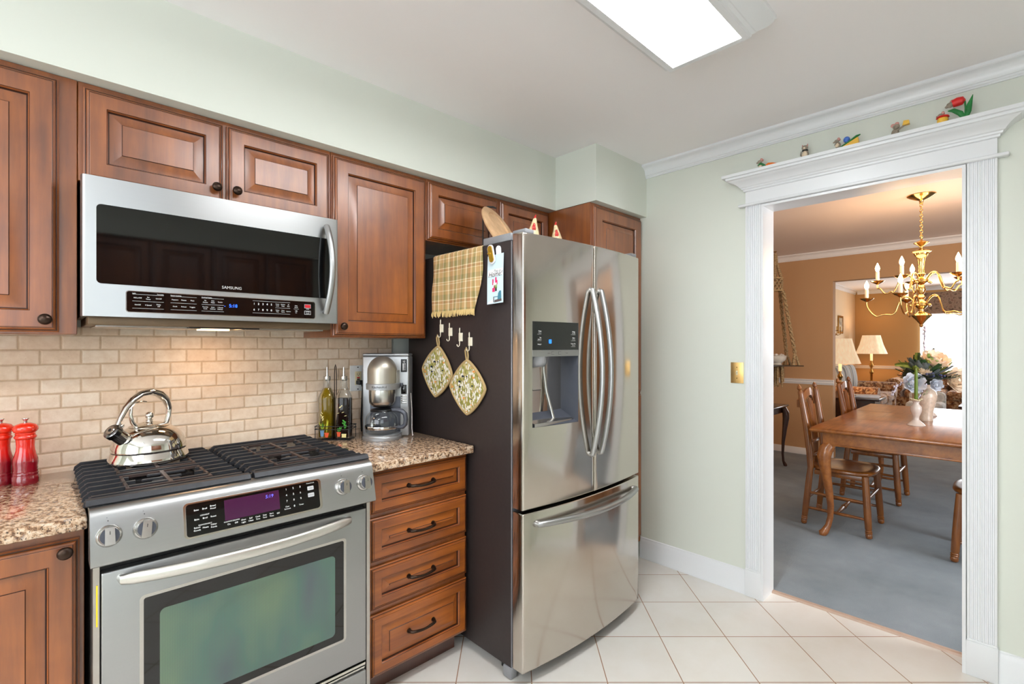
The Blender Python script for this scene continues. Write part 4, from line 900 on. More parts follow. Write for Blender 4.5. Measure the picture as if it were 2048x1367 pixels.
for i in range(NY + 1):
    u = i / NY; rowf, rowb = [], []
    for j in range(NZ + 1):
        s_ = j / NZ
        if s_ < 0.12: a = s_ / 0.12; X = FX + 0.035 * (1 - a) - 0.004 * a; Z = 1.7875 - 0.002 * a
        else:
            a = (s_ - 0.12) / 0.88; X = FX - 0.006 - 0.008 * min(1, a * 4) * (0.5 + 0.5 * math.sin(u * 9 + a * 2)) * (0.3 + a) - 0.004 * a; Z = 1.783 - 0.270 * a
        Y = 1.960 - 0.360 * u + (0.030 * max(0, s_ - 0.45) * (u ** 3) + 0.020 * math.sin(s_ * 7 + 1) * 0.25 * (u > 0.9)) + 0.004 * math.sin(s_ * 11) * (1 - u)
        if u > 0.5: Y += 0.05 * (s_ ** 2.2) * ((u - 0.5) * 2) ** 2 - 0.02 * s_ * ((u - .5) * 2)
        rowf.append((X - 0.0012, Y, Z + (0.0012 if s_ < 0.12 else 0))); rowb.append((X + 0.0012, Y, Z))
    front.append(rowf); back.append(rowb)
m.loops(front, 0, False); m.loops(back, 0, False)
for e in (0, NZ): m.loops([[r[e] for r in front], [r[e] for r in back]], 0, False)
for e in (0, NY): m.loops([front[e], back[e]], 0, False)
m.build('cloth', PLAID, t, sharp=60)
m = MB()
for i in range(52):
    u = (i + 0.5) / 52; k = min(NY - 1, int(u * NY)); f_ = u * NY - k
    p = Vector(front[k][NZ]).lerp(Vector(front[k + 1][NZ]), f_); q = p + Vector((-0.002 + rng.uniform(-.003, .002), rng.uniform(-.006, .006), -0.024 + rng.uniform(-.004, .004)))
    m.tube([tuple(p + Vector((0.001, 0, 0.002))), tuple(p.lerp(q, 0.5) + Vector((-0.002, rng.uniform(-.002, .002), 0))), tuple(q)], [0.0026, 0.0028, 0.0020], 6)
m.build('fringe', plain('fringe_cotton', (206, 178, 120), 0.9), t)
# card and magnetic clip
t = thing('greeting_card', 'pale blue greeting card with a painted chair, clipped to the refrigerator', 'card', (FX, 1.51, 1.63))
m = MB(); NZ = 16; SX = []
def card_pt(u, s_): # u across (0 far/left .. 1 near/right), s down
    return (FX - 0.006 - 0.020 * s_ ** 2 - 0.012 * math.sin(PI * s_) * 0.4, 1.567 - 0.099 * u - 0.018 * s_ ** 1.3, 1.732 - 0.206 * s_ + 0.004 * u)
g1 = [[card_pt(u / 6, j / NZ) for j in range(NZ + 1)] for u in range(7)]
g2 = [[(p[0] + 0.0008, p[1], p[2]) for p in r] for r in g1]
m.loops(g1, 0, False); m.loops(g2, 0, False)
for e in (0, 6): m.loops([g1[e], g2[e]], 0, False)
for e in (0, NZ): m.loops([[r[e] for r in g1], [r[e] for r in g2]], 0, False)
m.build('card_sheet', plain('pale_blue_card', (206, 226, 234), 0.6, var=0.02), t)
def on_card(u, s_, lift=0.0009): p = card_pt(u, s_); return Vector((p[0] - lift, p[1], p[2]))
m = MB(); PK, DK, TE, GR, WH, BR = 0, 1, 2, 3, 4, 5
def cpoly(pts, mi, lift=0.0009): m._add([tuple(on_card(a, b, lift)) for a, b in pts], [tuple(range(len(pts)))], mi)
def crect(u0, u1, s0, s1, mi, lift=0.0009):
    n = 5
    for k in range(n): a, b = s0 + (s1 - s0) * k / n, s0 + (s1 - s0) * (k + 1) / n; cpoly([(u0, a), (u1, a), (u1, b), (u0, b)], mi, lift)
crect(0.06, 0.98, 0.30, 0.44, WH, 0.0007)
for body, uu, ss, sz in (('This is', 0.62, 0.345, 0.017), ('Home!', 0.50, 0.405, 0.030)):
    m.text(body, sz, None, DK, f=lambda c: on_card(uu + c.x / 0.099, ss - c.y / 0.206, 0.0014), shear=0.35)
for a, b, c, d, q in ((0.34, 0.42, 0.50, 0.62, PK), (0.52, 0.60, 0.47, 0.58, PK), (0.60, 0.66, 0.53, 0.62, PK), (0.40, 0.62, 0.58, 0.66, WH), (0.46, 0.64, 0.62, 0.69, GR), (0.34, 0.50, 0.68, 0.76, PK), (0.52, 0.62, 0.67, 0.75, DK), (0.42, 0.52, 0.63, 0.69, PK)): crect(a, b, c, d, q, 0.0012)
cpoly([(0.66, 0.92), (0.70, 0.80), (0.78, 0.755), (0.88, 0.755), (0.90, 0.90), (0.80, 0.93)], TE); crect(0.40, 0.84, 0.86, 0.875, TE); crect(0.40, 0.45, 0.86, 0.97, BR); crect(0.83, 0.88, 0.82, 0.95, BR); cpoly([(0.48, 0.93), (0.90, 0.91), (0.92, 0.965), (0.46, 0.98)], BR); cpoly([(0.02, 0.985), (0.36, 0.90), (0.39, 0.985)], WH)
m.build('printed_picture', [plain('card_pink', (226, 50, 110), 0.6), DARKINK, plain('card_teal', (70, 130, 150), 0.6), plain('card_green', (150, 186, 90), 0.6), plain('card_white', (244, 244, 246), 0.6), plain('card_brown', (92, 80, 80), 0.6)], t)
t = thing('magnetic_clip', 'gold and white magnetic clip holding the greeting card', 'clip', (FX, 1.53, 1.74))
def capsule(m, x, d, yc, zc, w_, h_, tilt, mi=0):
    P = [(w_ * math.cos(a), (h_ - w_) * (1 if math.sin(a) >= 0 else -1) + w_ * math.sin(a)) for a in [2 * PI * k / 28 + 0.001 for k in range(28)]]
    Q = [(yc - (p * math.cos(tilt) - q * math.sin(tilt)), zc + p * math.sin(tilt) + q * math.cos(tilt)) for p, q in P]
    m.loops([[(x, y, z) for y, z in Q], [(x - d, y, z) for y, z in Q]], mi, True, True, True)
m = MB(); capsule(m, FX - 0.0003, 0.004, 1.503, 1.742, 0.014, 0.028, 0.1); m.build('backing', plain('white_clip', (236, 236, 238), 0.4), t)
m = MB(); capsule(m, FX - 0.0135, 0.004, 1.534, 1.736, 0.018, 0.042, 0.25); m.build('jaw', plain('white_clip_jaw', (226, 224, 226), 0.4), t)
m = MB(); capsule(m, FX - 0.0175, 0.003, 1.535, 1.737, 0.013, 0.036, 0.25); m.box(FX - 0.026, FX - 0.018, 1.533, 1.549, 1.736, 1.742, 0.002); m.build('gold_plate', plain('gold_leaf', (206, 170, 60), 0.3, 0.7, 0.2, 60), t)
# hooks and pot holders
HK = plain('ivory_hook', (228, 220, 200), 0.4)
def hook(y, z, label):
    t = thing('magnetic_hook', label, 'hook', (FX, y, z), 0, 'hooks on the refrigerator')
    m = MB(); m.box(-0.006, -0.0005, -0.013, 0.013, -0.019, 0.019, 0.001); m.build('plate', HK, t, world=False)
    m = MB(); m.tube([(-0.008, 0.001, 0.042), (-0.0085, 0.001, 0.036), (-0.0085, 0.001, 0.018)], [0.0018, 0.003, 0.0022], 8)
    m.tube([(-0.0085, 0.001, 0.02), (-0.0085, 0.001, -0.03), (-0.010, 0.001, -0.038), (-0.016, 0.001, -0.043), (-0.022, 0.001, -0.040), (-0.024, 0.001, -0.033)], 0.0021, 8); m.build('wire_hook', HK, t, world=False)
    return t
hook(1.904, 1.436, 'ivory magnetic hook holding the farther pot holder'); hook(1.834, 1.418, 'empty ivory hook next to the farther pot holder hook')
hook(1.757, 1.393, 'empty ivory hook next to the nearer pot holder hook'); hook(1.688, 1.372, 'ivory magnetic hook holding the nearer pot holder')
tm = NT('olive_print_cotton'); v = tm.coords()
vo = tm.n('ShaderNodeTexVoronoi'); vo.inputs['Scale'].default_value = 1.0; tm.l(tm.coords((80, 125, 62), (0.9, 0, 0)), vo.inputs['Vector'])
vo2 = tm.n('ShaderNodeTexVoronoi'); vo2.inputs['Scale'].default_value = 1.0; tm.l(tm.coords((50, 44, 80), (-0.5, 0, 0), (3, 1, 2)), vo2.inputs['Vector'])
sc_ = tm.n('ShaderNodeSeparateColor'); tm.l(vo.outputs['Color'], sc_.inputs[0])
leaf_ = tm.ramp(sc_.outputs['Red'], [(0.0, lin(150, 146, 72)), (0.24, lin(232, 226, 212)), (0.40, lin(178, 168, 106)), (0.58, lin(234, 230, 220)), (0.76, lin(206, 184, 130)), (0.90, lin(236, 232, 222))], 'CONSTANT')
s2 = tm.n('ShaderNodeSeparateColor'); tm.l(vo2.outputs['Color'], s2.inputs[0])
ol = tm.ramp(s2.outputs['Green'], [(0.0, lin(44, 48, 62)), (0.08, lin(222, 150, 84)), (0.15, lin(238, 234, 226))], 'CONSTANT')
isol = tm.math('MULTIPLY', tm.math('LESS_THAN', s2.outputs['Green'], 0.15), tm.math('LESS_THAN', vo2.outputs['Distance'], 0.42))
ve = tm.n('ShaderNodeTexVoronoi', feature='DISTANCE_TO_EDGE'); ve.inputs['Scale'].default_value = 1.0; tm.l(tm.coords((80, 125, 62), (0.9, 0, 0)), ve.inputs['Vector'])
ed = tm.math('MULTIPLY', tm.math('LESS_THAN', ve.outputs['Distance'], 0.06), 0.75)
tm.base(tm.mix(isol, tm.mix(ed, leaf_, lin(118, 112, 64)), ol)); tm.set(Roughness=0.9, Specular_IOR_Level=0.1)
tm.bump(tm.noise(tm.coords((90, 90, 90)), 1.0, 2), 0.3, 0.003); OLIVE = tm.m
BIND = plain('tan_binding', (176, 150, 104), 0.85)
def potholder(yt, zt, hw, hh, tilt, label):
    """quilted square hung by one corner; (yt, zt) = top corner"""
    t = thing('pot_holder', label, 'pot holder', (FX - 0.013, yt, zt), 0, 'pot holders')
    n = 64; P = []
    for k in range(n):
        a = 2 * PI * k / n + PI / 2; c_, s_ = math.cos(a), math.sin(a); p = 1.28
        r = 1.0 / (abs(c_) ** p + abs(s_) ** p) ** (1 / p); P.append((r * c_ * hw, r * s_ * hh - hh))
    Q = [(y * math.cos(tilt) - z * math.sin(tilt), y * math.sin(tilt) + z * math.cos(tilt)) for y, z in P]
    def R(sc_, x): return [(x, y * sc_ + (1 - sc_) * (hh * math.sin(tilt)), z * sc_ - (1 - sc_) * hh) for y, z in Q]
    m = MB(); m.loops([R(0.94, 0.004), R(0.94, -0.0045), R(0.80, -0.0065), R(0.4, -0.0065), R(0.02, -0.0065)], 0, True, True, True); m.build('quilted_cloth', OLIVE, t, world=False)
    m = MB(); m.tube([(-0.0005, y * 0.97 + 0.03 * hh * math.sin(tilt), z * 0.97 - 0.03 * hh) for y, z in Q], 0.0068, 10, closed=True); m.build('binding', BIND, t, world=False)
    m = MB(); m.tube([(0.0, 0.004, -0.012), (-0.001, 0.010, 0.018), (-0.005, 0.009, 0.040), (-0.006, 0.0, 0.052), (-0.005, -0.007, 0.040), (-0.001, -0.006, 0.018), (0.0, -0.002, -0.012)], 0.005, 8, 0, flat=0.5, up=(1, 0, 0)); m.build('hanging_loop', BIND, t, world=False)
    return t
potholder(1.915, 1.352, 0.122, 0.122, 0.10, 'olive print diamond pot holder, the higher one, hung nearer the coffee maker')
potholder(1.697, 1.292, 0.126, 0.122, 0.0, 'olive print diamond pot holder, the lower one, hung nearer the card')

# ---------------------------------------------------------------- things on top of the refrigerator
t = thing('wooden_plate', 'oval pale wooden plate leaning on top of the refrigerator', 'plate', (1.62, 1.72, 1.785))
p0 = Vector((1.585, 1.665, 1.794)); p1 = Vector((1.672, 1.895, 2.056)); U = (p1 - p0).normalized(); L_ = (p1 - p0).length
S_ = U.cross(Vector((0, 1, 0))).normalized(); S_ = Vector((0.95, 0.22, 0)); S_ = (S_ - U * S_.dot(U)).normalized(); N_ = S_.cross(U).normalized()
if N_.y > 0: N_ = -N_
c0 = (p0 + p1) / 2
def oval(a, b, h): return [tuple(c0 + U * (a * math.sin(2 * PI * k / 48)) + S_ * (b * math.cos(2 * PI * k / 48)) + N_ * h) for k in range(48)]
A_, B_ = L_ / 2, 0.105
m = MB(); m.loops([oval(A_ - .006, B_ - .006, -0.007), oval(A_, B_, -0.003), oval(A_, B_, 0.004), oval(A_ - .006, B_ - .006, 0.007), oval(A_ - 0.040, B_ - 0.040, 0.006), oval(A_ - 0.046, B_ - 0.046, 0.001), oval(0.001, 0.001, 0.0)], 0, True, True, True)
m.build('board', PALEW, t, sharp=30)
t = thing('plate_stand', 'thin black wire stand behind the oval wooden plate', 'plate stand', (1.66, 1.95, 1.785))
m = MB(); a = Vector((1.662, 1.945, 1.785)); m.tube([tuple(a), (1.662, 1.945, 2.045), (1.665, 1.935, 2.066), (1.672, 1.920, 2.074), (1.690, 1.900, 2.074), (1.700, 1.885, 2.066)], [0.0032, 0.0032, 0.006, 0.006, 0.005, 0.004], 10)
m.tube([(1.56, 1.945, 1.7865), (1.70, 1.945, 1.7865)], 0.003, 8)
m.build('wire_frame', BLACK, t)
CREAMF = plain('speckled_cream_glaze', (214, 192, 150), 0.35, var=0.2, scale=90)
def rooster(x, y, h, lean, label):
    t = thing('rooster_figurine', label, 'figurine', (x, y, 1.7835), RA, 'rooster figurines')
    m = MB(); H = [(0.042, 0.0), (0.044, 0.01), (0.038, 0.3 * h), (0.026, 0.6 * h), (0.0135, 0.84 * h), (0.008, 0.95 * h), (0.002, h)]
    n = 24; m.loops([[(r * math.cos(2 * PI * i / n) + lean * (z / h) ** 2, 0.8 * r * math.sin(2 * PI * i / n), z) for i in range(n)] for r, z in H], 0, True, True, True); m.build('body', CREAMF, t, world=False)
    m = MB(); e = -0.012
    for dx in (-0.004, 0.004): m.ball((lean * 0.5 + dx, -0.0165, 0.69 * h), (0.0055, 0.005, 0.013), 14, 8)
    m.ball((lean * 0.6, -0.0125, 0.77 * h), (0.0065, 0.005, 0.011), 14, 8); m.build('wattle', plain('red_glaze', (200, 30, 24), 0.15, coat=0.6), t, world=False)
    m = MB(); m.tube([(lean * 0.8, 0.0, 0.93 * h), (lean, 0.002, h), (lean + 0.004, 0.004, h + 0.012)], [0.006, 0.0055, 0.003], 10); m.build('comb', plain('red_glaze', (190, 40, 34), 0.2, coat=0.6), t, world=False)
    return t
rooster(1.675, 1.60, 0.178, 0.012, 'cream cone shaped rooster figurine nearer the wooden plate on the refrigerator'); rooster(1.855, 1.60, 0.176, -0.010, 'cream cone shaped rooster figurine nearer the tall cabinet on the refrigerator')
# ---------------------------------------------------------------- figurines on the doorway cornice
FUR = plain('grey_fur_paint', (150, 138, 122), 0.6, var=0.25, scale=120); CRF = plain('cream_paint', (226, 206, 178), 0.6, var=0.1); GRN = plain('leaf_green_paint', (30, 120, 56), 0.45, var=0.2, scale=60); ORG = plain('carrot_orange_paint', (236, 120, 40), 0.45, var=0.1); YEL = plain('cheese_yellow_paint', (240, 190, 70), 0.45, var=0.1); RED = plain('tulip_red_paint', (216, 36, 34), 0.4, var=0.1); BLU = plain('egg_blue_paint', (70, 110, 190), 0.4, var=0.35, scale=90); PNK = plain('pink_ear_paint', (206, 150, 140), 0.6)
FX2, FZ = 2.715, 2.2722
def mouse(t, y, z, s, f=1, body=True, name='mouse'):
    """small mouse; f = +1 faces towards +Y (picture left), parts: body with head, ears, tail"""
    m = MB()
    if body: m.ball((0, y, z + 0.018 * s), (0.011 * s, 0.013 * s, 0.018 * s), 16, 10)
    m.ball((-0.003 * s, y + f * 0.006 * s, z + 0.041 * s), (0.010 * s, 0.012 * s, 0.010 * s), 16, 10); m.ball((-0.004 * s, y + f * 0.017 * s, z + 0.038 * s), (0.005 * s, 0.007 * s, 0.005 * s), 12, 8)
    if body:
        for a in (-0.008, 0.008): m.tube([(a * s, y + f * 0.006 * s, z + 0.028 * s), (a * s, y + f * 0.015 * s, z + 0.020 * s)], [0.0045 * s, 0.003 * s], 8)
    b = m.build(name, FUR, t, world=False)
    for a in (-0.007, 0.009):
        m = MB(); m.ball((a * s, y - f * 0.004 * s, z + 0.051 * s), (0.0035 * s, 0.007 * s, 0.008 * s), 12, 8); m.build('ear', PNK, b, world=False)
    if body:
        m = MB(); m.tube([(0, y - f * 0.012 * s, z + 0.006 * s), (0.004 * s, y - f * 0.024 * s, z + 0.004 * s), (0, y - f * 0.034 * s, z + 0.008 * s)], [0.0022 * s, 0.0018 * s, 0.001 * s], 8); m.build('tail', PNK, b, world=False)
        m = MB(); m.ball((-0.004 * s, y + f * 0.002 * s, z + 0.018 * s), (0.0085 * s, 0.011 * s, 0.013 * s), 14, 8); m.build('belly', CRF, b, world=False)
    return b
t = thing('mouse_figurine', 'mouse in green leaves with an orange carrot on the doorway cornice', 'figurine', (FX2, 0.905, FZ), 0, 'figurines on the cornice')
mouse(t, 0.035, 0.004, 0.95)
m = MB(); m.ball((0, 0, 0.0025), (0.014, 0.058, 0.0035), 20, 6); m.tube([(-0.006, 0.048, 0.024), (-0.011, 0.034, 0.030), (-0.008, 0.022, 0.024)], [0.004, 0.006, 0.004], 8)
for k in range(5): m.tube([(-0.004, 0.012, 0.016), (-0.004 - 0.002 * k, 0.020 + 0.004 * k, 0.026 + 0.003 * (k % 3))], [0.004, 0.002], 6)
m.build('leaf_base', GRN, t, world=False)
m = MB(); m.tube([(0, 0.010, 0.016), (0, 0.0, 0.018), (0, -0.018, 0.016), (0, -0.040, 0.012), (0, -0.058, 0.008)], [0.007, 0.0115, 0.010, 0.006, 0.0015], 14); m.build('carrot', ORG, t, world=False)
t = thing('cat_figurine', 'small grey and cream cat with black collar on the doorway cornice', 'figurine', (FX2, 0.735, FZ), 0, 'figurines on the cornice')
m = MB(); m.ball((0, 0, 0.022), (0.013, 0.0165, 0.024), 18, 12); m.ball((-0.004, 0.0, 0.055), (0.012, 0.014, 0.0125), 18, 12); m.tube([(0.004, 0.014, 0.008), (0.004, 0.021, 0.028), (0.004, 0.018, 0.045)], [0.003, 0.0028, 0.002], 8); b = m.build('body', FUR, t, world=False)
for a in (-0.009, 0.009):
    m = MB(); m.tube([(-0.003, a, 0.062), (-0.003, a * 1.35, 0.074)], [0.005, 0.0006], 8); m.build('ear', PNK, b, world=False)
m = MB(); m.ball((-0.006, 0, 0.021), (0.0095, 0.012, 0.019), 16, 10); m.ball((-0.012, 0, 0.053), (0.005, 0.006, 0.006), 12, 8); m.build('cream_chest', CRF, t, world=False)
m = MB(); m.tube([(0.0095 * math.cos(a) - .002, 0.0115 * math.sin(a), 0.043) for a in [2 * PI * k / 16 for k in range(16)]], 0.0025, 8, closed=True); m.build('collar', BLACK, t, world=False)
t = thing('mouse_figurine', 'mouse pushing a blue egg up a cheese wedge on the doorway cornice', 'figurine', (FX2, 0.565, FZ), 0, 'figurines on the cornice')
mouse(t, 0.032, 0.013, 0.85, 1)
m = MB(); m.prism([(0.040, 0.0), (-0.052, 0.0), (-0.048, 0.042)], 'x', -0.012, 0.012); m.build('cheese_wedge', YEL, t, world=False)
m = MB(); m.tube([(0, 0.052, 0.003), (0, 0.02, 0.016), (0, -0.015, 0.034), (0, -0.042, 0.050), (0, -0.056, 0.054)], [0.003, 0.0065, 0.0075, 0.008, 0.003], 10, 0, flat=0.7); m.build('leaf', GRN, t, world=False)
m = MB(); m.ball((-0.002, -0.003, 0.044), (0.0125, 0.0135, 0.0145), 18, 12); m.build('egg', BLU, t, world=False)
m = MB(); m.ball((-0.008, -0.052, 0.010), 0.006, 12, 8); m.build('berry', RED, t, world=False)
t = thing('mouse_figurine', 'crouching mouse holding up yellow cheese on the doorway cornice', 'figurine', (FX2, 0.378, FZ), 0, 'figurines on the cornice')
m = MB(); m.ball((0, 0.0, 0.003), (0.012, 0.040, 0.0035), 18, 6); m.build('base', CRF, t, world=False)
m = MB(); m.ball((0, 0.004, 0.020), (0.011, 0.014, 0.018), 16, 10); m.ball((-0.003, 0.0, 0.045), (0.011, 0.013, 0.011), 16, 10); m.ball((-0.008, -0.008, 0.042), (0.005, 0.006, 0.005), 10, 8); m.tube([(-0.004, -0.004, 0.030), (-0.005, -0.020, 0.036), (-0.004, -0.030, 0.042)], [0.004, 0.0035, 0.003], 8); m.tube([(0, 0.010, 0.014), (0, 0.026, 0.006), (0, 0.036, 0.004)], [0.006, 0.004, 0.002], 8); b = m.build('mouse', FUR, t, world=False)
for a, c in ((0.012, 0.054), (-0.002, 0.058)):
    m = MB(); m.ball((0.0, a, c), (0.003, 0.0085, 0.0085), 12, 8); m.build('ear', PNK, b, world=False)
m = MB(); m.prism([(-0.022, 0.042), (-0.046, 0.044), (-0.044, 0.060), (-0.026, 0.062)], 'x', -0.010, 0.008); m.build('cheese', YEL, t, world=False)
t = thing('mouse_figurine', 'pair of mice in a yellow pot and a red tulip on the doorway cornice', 'figurine', (FX2, 0.190, FZ), 0, 'figurines on the cornice')
m = MB(); m.ball((0, 0.0, 0.002), (0.012, 0.062, 0.0035), 20, 6); m.tube([(0, -0.036, 0.004), (0, -0.044, 0.035), (0, -0.048, 0.062), (0, -0.058, 0.098)], [0.006, 0.010, 0.0085, 0.001], 8, 0, flat=0.45, up=(1, 0, 0)); m.tube([(0, -0.036, 0.004), (0, -0.020, 0.035), (0, 0.002, 0.054), (0, 0.018, 0.056)], [0.006, 0.010, 0.008, 0.002], 8, 0, flat=0.45, up=(1, 0, 0)); m.tube([(0, -0.034, 0.004), (0, -0.036, 0.05), (0, -0.034, 0.080)], 0.003, 8); m.build('leaf', GRN, t, world=False)
m = MB(); m.tube([(0, -0.036, 0.082), (0, -0.028, 0.084), (0, -0.012, 0.084), (0, 0.004, 0.081)], [0.004, 0.016, 0.018, 0.015], 18); m.build('tulip_flower', RED, t, world=False)
m = MB(); m.ball((-0.003, 0.010, 0.078), (0.010, 0.013, 0.011), 16, 10); m.ball((-0.004, 0.021, 0.072), (0.005, 0.007, 0.005), 10, 8); b = m.build('mouse', FUR, t, world=False)
m = MB(); m.ball((-0.004, 0.004, 0.090), (0.003, 0.008, 0.008), 12, 8); m.build('ear', PNK, b, world=False)
m = MB(); m.lathe([(0.010, 0.003), (0.017, 0.012), (0.019, 0.024), (0.016, 0.032)], (0, 0.034, 0), 20); m.ball((0, 0.060, 0.007), (0.008, 0.012, 0.006), 12, 8); m.build('pot', YEL, t, world=False)
m = MB(); m.lathe([(0.015, 0.031), (0.022, 0.034), (0.020, 0.039), (0.013, 0.036)], (0, 0.034, 0), 20); m.build('petal_rim', RED, t, world=False)
b = mouse(t, 0.036, 0.012, 0.8, 1, False)
# ---------------------------------------------------------------- dining room shell
DX = 6.82
m = MB(); m.box(2.905, 12.5, -2.3, 2.95, -0.05, 0.003); struct(m.build('floor_carpet', CARPET))
m = MB(); m.box(2.905, DX + 0.12, -2.3, 2.95, CZ, CZ + 0.06); struct(m.build('ceiling_dining', CEILW))
m = MB()
OY1, OZ = 1.552, 2.121
m.box(DX, DX + 0.12, OY1, 2.95, 0, CZ); m.box(DX, DX + 0.12, -2.3, -1.6, 0, CZ); m.box(DX, DX + 0.12, -1.6, OY1, OZ, CZ); struct(m.build('wall_dining_far', TAN))
m = MB(); m.box(2.905, DX, 2.85, 2.95, 0, CZ); struct(m.build('wall_dining_left', TAN))
m = MB(); m.box(2.905, 3.08, -2.3, -2.2, 0, CZ); m.box(4.36, DX, -2.3, -2.2, 0, CZ); m.box(3.08, 4.36, -2.3, -2.2, 0, 0.6); m.box(3.08, 4.36, -2.3, -2.2, 2.15, CZ); struct(m.build('wall_dining_right', TAN))
window_unit('window_3', 'x', 3.08, 4.36, 0.6, 2.15, -2.28)
m = MB(); m.prism([(DX - a, CZ + b) for a, b in cr], 'y', -2.2, 2.85); struct(m.build('trim_3', CREAMW))
def rail(name, X, y0, y1, sgn=-1, mat=CREAMW, z=0.91):
    P = [(0, -.033), (.010, -.033), (.012, -.022), (.018, -.016), (.020, -.004), (.014, 0.0), (.016, .010), (.026, .016), (.028, .026), (.020, .031), (0, .032)]
    m = MB(); m.prism([(X + sgn * a, z + b) for a, b in P], 'y', y0, y1); return struct(m.build(name, mat))
rail('trim_4', DX, OY1 - 0.012, 2.85)
m = MB(); m.box(DX - 0.012, DX + 0.001, OY1 - 0.008, 2.85, 0.003, 0.085, 0.003); struct(m.build('baseboard_dining', CREAMW))

# living room shell beyond the opening
LXF = 12.3
m = MB(); m.box(DX + 0.12, 12.42, -2.3, 2.5, CZ, CZ + 0.06); struct(m.build('ceiling_living', CEIL))
m = MB(); m.box(DX + 0.12, 12.42, 2.40, 2.5, 0, CZ); struct(m.build('wall_living_left', m_paint('cream_wall_paint', (222, 196, 160), 0.7)))
m = MB()
m.box(LXF, 12.42, 1.35, 2.42, 0, CZ); m.box(LXF, 12.42, -2.3, -1.45, 0, CZ); m.box(LXF, 12.42, -1.45, 1.35, 0, 0.62); m.box(LXF, 12.42, -1.45, 1.35, 2.25, CZ); struct(m.build('wall_living_far', GOLD))
m = MB(); m.box(DX + 0.12, LXF, -2.3, -2.25, 0, CZ); struct(m.build('wall_living_right', GOLD))
m = MB(); m.prism([(LXF - a, CZ + b) for a, b in cr], 'y', -2.2, 2.36); m.prism([(2.40 - a, CZ + b) for a, b in cr], 'x', DX + 0.12, LXF); struct(m.build('trim_5', TRIM))
rail('trim_6', LXF, 1.40, 2.40)
window_unit('window_4', 'y', -1.45, 1.35, 0.62, 2.25, LXF + 0.02)
SH = NT('glowing_sheer_fabric'); v = SH.coords((0, 60, 0)); SH.base(SH.ramp(SH.noise(v, 1.0, 2), [(0.3, lin(236, 238, 240)), (0.7, (1, 1, 1, 1))]))
SH.b.inputs['Emission Color'].default_value = (0.93, 0.97, 1.0, 1); SH.b.inputs['Emission Strength'].default_value = 0.9; SH.set(Roughness=0.9)  # the daylight glow of the sheer is emitted by its own material
m = MB(); P = [[(LXF - 0.05 - 0.018 * math.sin(k * 0.95), -1.5 + 2.84 * k / 90, z) for k in range(91)] for z in (0.55, 2.30)]; m.loops(P, 0, False); Q = [[(x + 0.002, y, z) for x, y, z in r] for r in P]; m.loops(Q, 0, False)
tag(m.build('sheer_curtain', SH.m), 'sheer white curtain across the living room window, daylight glow put into its fabric', 'curtain')
tm = NT('brown_floral_fabric'); v = tm.coords(); n1 = tm.noise(v, 16, 4, 0.6); n2 = tm.noise(tm.coords(loc=(4, 2, 1)), 30, 3, 0.55)
tm.base(tm.mix(tm.ramp(n2, [(0.5, (0, 0, 0, 1)), (0.58, (1, 1, 1, 1))]), tm.ramp(n1, [(0.38, lin(84, 46, 24)), (0.5, lin(134, 82, 44)), (0.62, lin(178, 124, 76))]), lin(196, 160, 120))); tm.set(Roughness=0.85, Sheen_Weight=0.3); FLORAL = tm.m
tm = NT('valance_tapestry'); v = tm.coords(); n1 = tm.noise(v, 14, 4, 0.6)
tm.base(tm.ramp(n1, [(0.36, lin(92, 74, 62)), (0.5, lin(150, 128, 110)), (0.64, lin(120, 92, 78))])); tm.set(Roughness=0.9); VAL = tm.m
m = MB(); m.box(LXF - 0.16, LXF - 0.09, -1.55, 1.37, 1.95, 2.36, 0.02, 2); tag(m.build('window_valance', VAL), 'padded floral tapestry valance above the living room window', 'valance')

# ---------------------------------------------------------------- chandelier
t = thing('chandelier', 'polished brass chandelier with ten lit candle bulbs over the dining table', 'chandelier', (4.78, 0.516, CZ))
X0, Y0 = 4.78, 0.516
def lz(m, prof, n=24): m.lathe(prof, (X0, Y0, 0), n)
m = MB(); lz(m, [(0.088, CZ), (0.087, CZ - 0.006), (0.070, CZ - 0.018), (0.040, CZ - 0.034), (0.016, CZ - 0.042), (0.012, CZ - 0.056), (0.012, CZ - 0.066), (0.004, CZ - 0.072)], 32); m.build('ceiling_canopy', BRASS, t)
m = MB()
nl = 13; zc0, zc1 = CZ - 0.070, 2.165
for k in range(nl):
    z = zc0 + (zc1 - zc0) * (k + 0.5) / nl; hl = abs(zc1 - zc0) / nl * 0.68
    m.tube([(X0 + (0.0085 * math.cos(a) if k % 2 else 0), Y0 + (0 if k % 2 else 0.0085 * math.cos(a)), z + hl * math.sin(a)) for a in [2 * PI * i / 14 for i in range(14)]], 0.0028, 6, closed=True)
m.tube([(X0 + 0.022 * math.cos(a), Y0 + 0.004 * math.sin(a), 2.168 + 0.022 * math.sin(a)) for a in [2 * PI * i / 18 for i in range(18)]], 0.0035, 8, closed=True); m.build('chain', BRASS, t, sharp=60)
